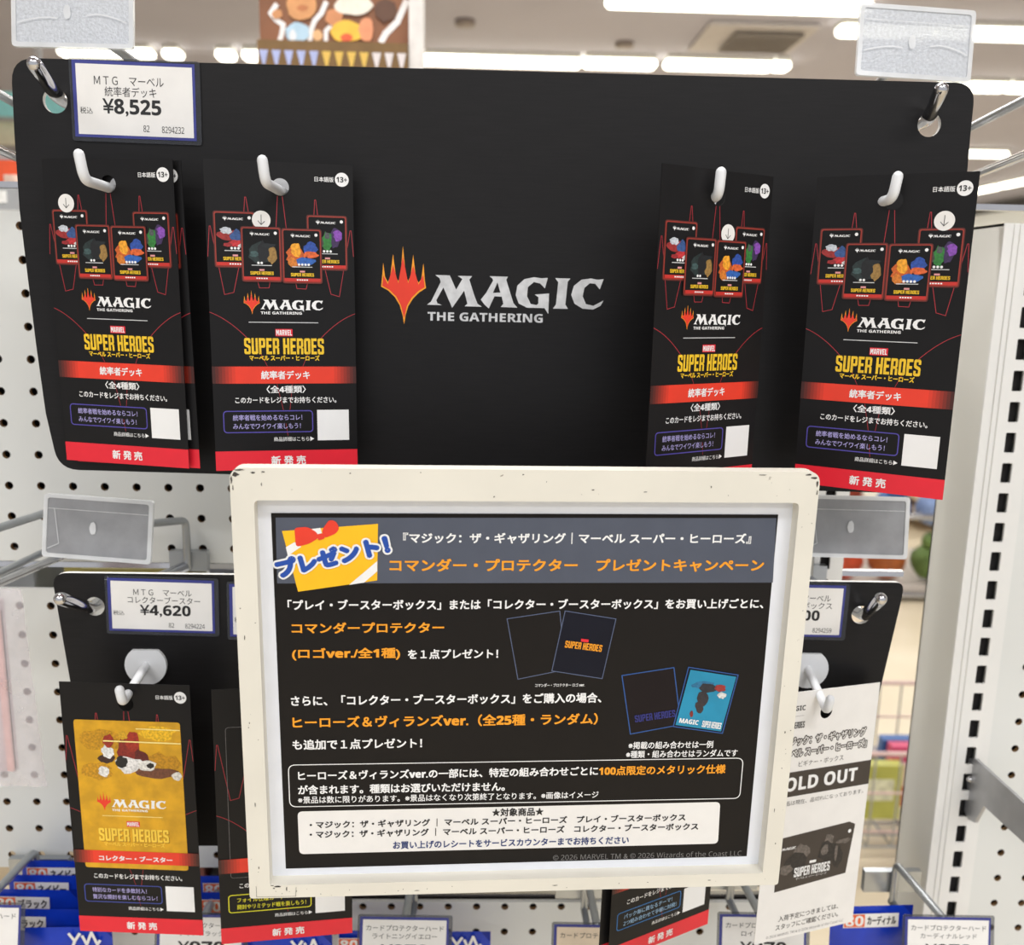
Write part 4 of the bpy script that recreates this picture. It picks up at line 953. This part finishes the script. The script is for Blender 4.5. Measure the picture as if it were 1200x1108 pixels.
# the next gondola behind with goods; its shelf tops show over and through the slots of this one
BACKM = mat('grey_shelf_paint', (206, 206, 202), .5)
GY = 1.42
gz = V(5, 246, GY).z
r = empty('rear_gondola', Vector((-.3, GY + .25, 0)), 'grey shelf unit standing behind the pegboard, goods on top', 'shelf unit')
k = MB(); k.box((0, .0, gz - .02), (1.30, .5, .04), BACKM); k.build('top_shelf', r)
k = MB(); k.box((0, .24, gz / 2), (1.30, .02, gz - .04), BACKM); k.build('back_panel', r)
k = MB(); k.box((0, 0, .06), (1.30, .5, .12), BACKM); k.build('base_plinth', r)
zs1, zs2 = V(100, 700, 1.2).z, V(500, 1090, 1.2).z
for zz in (.88, .60, .32): k = MB(); k.box((0, -.20, zz), (1.30, .86, .02), BACKM); k.build('shelf', r)
k = MB()
for x in (-.64, .64): k.box((x, 0, gz / 2), (.02, .5, gz), BACKM)
k.build('side_panels', r)
def carton(x, y, z, s, col, label, lid=None, name='product_box', cat='box', group='boxed goods on the shelf unit behind'):
    r_ = empty(name, Vector((x, y, z)), label, cat, group)
    m_ = mat('carton_%d_%d_%d' % col, col, .4, var=.12, scale=12)
    k_ = MB(); k_.box((0, 0, s[2] / 2), s, m_); k_.build('box_body', r_)
    k_ = MB(); k_.box((0, -s[1] / 2 - .0006, s[2] * .55), (s[0] * .7, .001, s[2] * .4), mat('carton_label_%d_%d_%d' % (lid or (230, 228, 222)), lid or (230, 228, 222), .5, var=.2, scale=60)); k_.build('front_panel', r_)
    return r_
carton(-.80, GY + .12, gz, (.16, .10, .045), (150, 150, 150), 'flat grey box on the rear shelf top, at the photo’s left edge')
carton(-.70, GY + .22, gz + .0, (.26, .12, .09), (224, 84, 40), 'orange box on the rear shelf top, left of the large board', (232, 200, 180))
carton(-.42, GY + .20, gz, (.22, .12, .12), (208, 206, 210), 'pale box on the rear shelf top, behind the large board', (190, 170, 180))
cols = [((222, 204, 40), (60, 60, 60), 'yellow'), ((128, 130, 132), (180, 180, 180), 'mid grey'), ((150, 138, 70), (210, 200, 150), 'olive'), ((104, 106, 112), (150, 150, 156), 'dark grey'), ((196, 190, 184), (120, 110, 104), 'off white'), ((112, 120, 132), (190, 196, 200), 'blue grey')]
for i, (c_, l_, nm) in enumerate(cols):
    carton(-.86 + i * .19, 1.24, .891, (.15, .12, .26), c_, nm + ' box on the rear shelf, seen through the slot left of the sign', l_)
cols2 = [((206, 188, 160), (150, 130, 110), 'sand'), ((112, 48, 46), (60, 30, 34), 'maroon'), ((44, 62, 110), (30, 40, 80), 'navy'), ((96, 44, 44), (150, 90, 80), 'wine red'), ((214, 206, 190), (160, 150, 140), 'ivory'), ((96, 104, 116), (60, 70, 84), 'slate'), ((196, 186, 172), (120, 112, 100), 'stone')]
for i, (c_, l_, nm) in enumerate(cols2):
    carton(-.56 + i * .15, 1.10, .611, (.13, .12, .22), c_, nm + ' box on the rear shelf, seen through the slot below the sign', l_)

# brown poster stand on the rear gondola
sy = GY + .02
bl, br_, bt = V(302, 78, sy), V(478, 80, sy), V(302, 46, sy)
cx = (bl.x + br_.x) / 2; W_ = br_.x - bl.x
r = empty('poster_stand', Vector((cx, sy, gz)), 'brown poster stand with pale pictures, rising above the large board', 'poster stand')
hgt = bt.z - gz; BR = mat('brown_card', (122, 92, 52), .6, var=.08); BR2 = mat('dark_brown_card', (132, 86, 58), .6, var=.15, scale=8)
k = MB(); k.box((0, .03, hgt / 2), (W_, .06, hgt), BR); k.build('stand_base', r)
k = Ink(-.0006); tw = W_ * 1000 / 12
for i in range(12):
    x = -W_ * 500 + (i + .5) * tw; m_ = (mat('bunting_blue', (176, 184, 224), .6), mat('bunting_yellow', (226, 186, 90), .6), mat('bunting_white', (226, 216, 214), .6))[(0, 0, 0, 0, 0, 1, 1, 1, 1, 2, 2, 2)[i]]
    v_ = -(hgt * 1000) + 8; k.poly([(x - tw * .36, v_ + 6), (x + tw * .36, v_ + 6), (x + tw * .1, v_ + 26), (x - tw * .1, v_ + 26)], m_, 0)
k.build('bunting_pattern', r)
k = MB(); k.box((0, .035, hgt + .16), (W_, .03, .32), BR2); bo = k.build('picture_board', r)
k = Ink(.0194)
def PB(pts): return [((V(280 + x / 3.75, y / 3.75, sy).x - cx) * 1000, -(V(280 + x / 3.75, y / 3.75, sy).z - gz) * 1000) for x, y in pts]
HALO = mat('picture_halo', (240, 234, 230), .6)
for n_, (pts_, w_) in enumerate([([(150, 4), (126, 40), (150, 70), (182, 92), (176, 130), (166, 166)], 7), ([(372, -6), (352, 40), (322, 74), (308, 110), (300, 166)], 7), ([(400, 90), (372, 120), (372, 166)], 6), ([(730, -10), (690, 80), (640, 130), (620, 165)], 9)]):
    k.line(PB(pts_), w_, HALO, 1 + n_ * .5)
for c_, x, y, rx, ry in (((204, 144, 96), 155, 45, 24, 22), ((212, 152, 100), 265, 8, 70, 62), ((190, 120, 76), 268, 18, 26, 14), ((178, 206, 224), 245, 128, 56, 44), ((228, 232, 236), 225, 140, 16, 26), ((228, 180, 130), 335, 140, 22, 26), ((206, 140, 96), 410, 60, 40, 40), ((236, 226, 210), 495, 6, 88, 46), ((240, 190, 70), 465, 124, 76, 50), ((226, 150, 110), 552, 116, 32, 56), ((228, 100, 60), 465, 150, 28, 18), ((96, 66, 50), 640, 30, 50, 50)):
    k.poly(PB([(min(max(a, 105), 725), min(b, 166)) for a, b in blob(x, y, rx, ry, int(x + y), 18, .1)]), mat('picture_%d_%d_%d' % c_, c_, .6), 4 + len(k.f) * .4)
k.build('picture_shapes', bo)
k = MB(); k.box((W_ / 2 + .011, .03, (hgt + .34) / 2), (.02, .05, hgt + .34), mat('white_frame_card', (226, 220, 214), .5)); k.build('side_frame', r)
# hanging cyan and cream banners at the far left, seen past the large board's edge
for px0, px1, py0, py1, Y_, c_, lb_ in ((-60, 90, 106, 139, 5.2, (150, 220, 222), 'pale turquoise hanging banner far off, seen past the large board’s left edge'), (-60, 90, 141, 172, 5.3, (214, 204, 178), 'cream hanging banner far off, under the turquoise one'), (-60, 90, 178, 236, 5.4, (212, 200, 208), 'pale lilac hanging banner far off, lowest on the left')):
    a, b = V(px0, py0, Y_), V(px1, py1, Y_); k = MB(); k.box((0, 0, (a.z - b.z) / -2), (b.x - a.x, .02, a.z - b.z), mat('banner_%d_%d_%d' % c_, c_, .7))
    k.tube([(-(b.x - a.x) / 4, 0, 0), (-(b.x - a.x) / 4, 0, CEIL - a.z)], .004, STEEL, 6); k.tube([((b.x - a.x) / 4, 0, 0), ((b.x - a.x) / 4, 0, CEIL - a.z)], .004, STEEL, 6)
    o = k.build('hanging_banner'); o.location = ((a.x + b.x) / 2, Y_, a.z); tag(o, lb_, 'banner', 'far hanging banners')

# the far basket on the floor and the near wire basket, right of the boards
fy = VZ(1050, 705, 0).y
r = empty('toy_bin', Vector((V(1075, 700, fy).x, fy + .35, 0)), 'clear bin of coloured toys far off on the beige floor', 'bin')
zt = V(1070, 606, fy).z
k = MB()
for x in (-.45, .45):
    for y in (-.35, .35): k.tube([(x, y, 0), (x, y, zt)], .012, CHROME, 8)
for y in (-.35, .35):
    for z in (.03, zt): k.tube([(-.45, y, z), (.45, y, z)], .014, CHROME, 8)
for x in (-.45, .45):
    for z in (.03, zt): k.tube([(x, -.35, z), (x, .35, z)], .014, CHROME, 8)
k.build('bin_frame', r)
k = MB(); k.box((0, 0, .05), (.88, .68, .02), mat('bin_floor', (190, 180, 170), .6)); k.build('bin_floor', r)
def ball(k, c, rx, ry, rz, m, seed=0):
    rnd_ = random.Random(seed); vs, fs = [(c[0], c[1], c[2] + rz)], []
    for i in range(1, 8):
        for j in range(14):
            a, b = math.pi * i / 8, 2 * math.pi * j / 14; q = 1 + rnd_.uniform(-.06, .06)
            vs.append((c[0] + rx * q * math.sin(a) * math.cos(b), c[1] + ry * q * math.sin(a) * math.sin(b), c[2] + rz * q * math.cos(a)))
    vs.append((c[0], c[1], c[2] - rz))
    for j in range(14):
        fs.append((0, 1 + j, 1 + (j + 1) % 14)); fs.append((99, 85 + (j + 1) % 14, 85 + j))
        for i in range(6): fs.append((1 + i * 14 + j, 1 + (i + 1) * 14 + j, 1 + (i + 1) * 14 + (j + 1) % 14, 1 + i * 14 + (j + 1) % 14))
    k.add(vs, fs, m, True)
TOYS = (((196, 74, 40), 'orange red'), ((170, 92, 40), 'rust brown'), ((96, 120, 60), 'leaf green'), ((200, 186, 80), 'mustard'), ((150, 60, 44), 'brick red'), ((70, 104, 160), 'denim blue'), ((130, 150, 190), 'pale blue'), ((60, 70, 60), 'dark green'))
bc = r.location
for i, (c_, nm) in enumerate(TOYS):
    p = Vector((bc.x - .30 + (i % 4) * .2, bc.y - .22, .155 + (i // 4) * .255)); k = MB(); ball(k, (0, 0, 0), .085, .08, .085, mat('toy_%d_%d_%d' % c_, c_, .7, var=.2, scale=20), i); ball(k, (.0, -.02, .10), .05, .05, .045, mat('toy_%d_%d_%d' % c_, c_, .7), i + 30)
    o = k.build('soft_toy'); o.location = p; tag(o, nm + ' soft toy in the far clear bin', 'toy', 'toys in the far clear bin')
# far shelving low wall between bin and back wall
for j, (px_, w_, c_, lb_) in enumerate(((1000, .5, (206, 196, 180), 'far pale shelf unit behind the clear bin'), (1085, .55, (212, 190, 160), 'far tan shelf unit behind the clear bin'))):
    p = V(px_, 660, 5.2); r = empty('far_shelf_unit', Vector((p.x + j * .2, 5.4, 0)), lb_, 'shelf unit', 'far shelf units')
    zt2 = V(px_, 583, 5.2).z; m_ = mat('far_shelf_%d_%d_%d' % c_, c_, .6, var=.1, scale=4)
    k = MB(); k.box((0, .2, zt2 / 2), (w_, .03, zt2), m_); k.build('back_panel', r)
    for z in (.1, zt2 * .5, zt2 - .02): k = MB(); k.box((0, 0, z), (w_, .4, .03), m_); k.build('shelf', r)
ny = 1.95
zn = V(1040, 884, ny).z
r = empty('wire_basket', Vector((.92, ny + .2, 0)), 'wire bargain basket with packets, just beyond the boards on the right', 'basket')
k = MB()
for z in (zn, zn - .10, zn - .20):
    for y in (-.2, .2): k.tube([(-.42, y, z), (.42, y, z)], .006 if z == zn else .003, mat('rose_wire', (226, 196, 190), .4, .2), 8)
    for x in (-.42, .42): k.tube([(x, -.2, z), (x, .2, z)], .006 if z == zn else .003, mat('rose_wire', (226, 196, 190), .4, .2), 8)
for i in range(15):
    x = -.42 + i * .06
    for y in (-.2, .2): k.tube([(x, y, zn), (x, y, zn - .24)], .0025, STEEL, 6)
    k.tube([(x, -.2, zn - .24), (x, .2, zn - .24)], .0025, STEEL, 6)
for y in [-.2 + .05 * i for i in range(9)]: k.tube([(-.42, y, zn - .24), (.42, y, zn - .24)], .0025, STEEL, 6)
k.build('wire_cage', r)
for x in (-.4, .4):
    for y in (-.19, .19): k = MB(); k.tube([(x, y, 0), (x, y, zn)], .008, CHROME, 8); k.build('leg', r)
for i, (px_, py_, c_, s_, nm, l_) in enumerate(((1022, 925, (190, 190, 90), (.13, .03, .14), 'yellow green', (230, 230, 200)), (1062, 915, (206, 60, 110), (.10, .03, .16), 'magenta', (230, 200, 210)), (1050, 955, (40, 92, 160), (.12, .03, .15), 'deep blue', (230, 232, 236)), (1018, 965, (166, 160, 160), (.13, .03, .13), 'silver grey', (206, 190, 190)), (1060, 985, (150, 140, 166), (.14, .03, .12), 'violet grey', (210, 206, 214)), (1085, 940, (200, 194, 190), (.10, .03, .16), 'white', (150, 150, 190)))):
    p = V(px_, py_, ny + .06 + .055 * i); carton(p.x, p.y, zn - .235 + (.0 if i > 2 else .04), s_, c_, nm + ' packet in the near wire basket', l_, 'packet', 'packet', 'packets in the near wire basket')
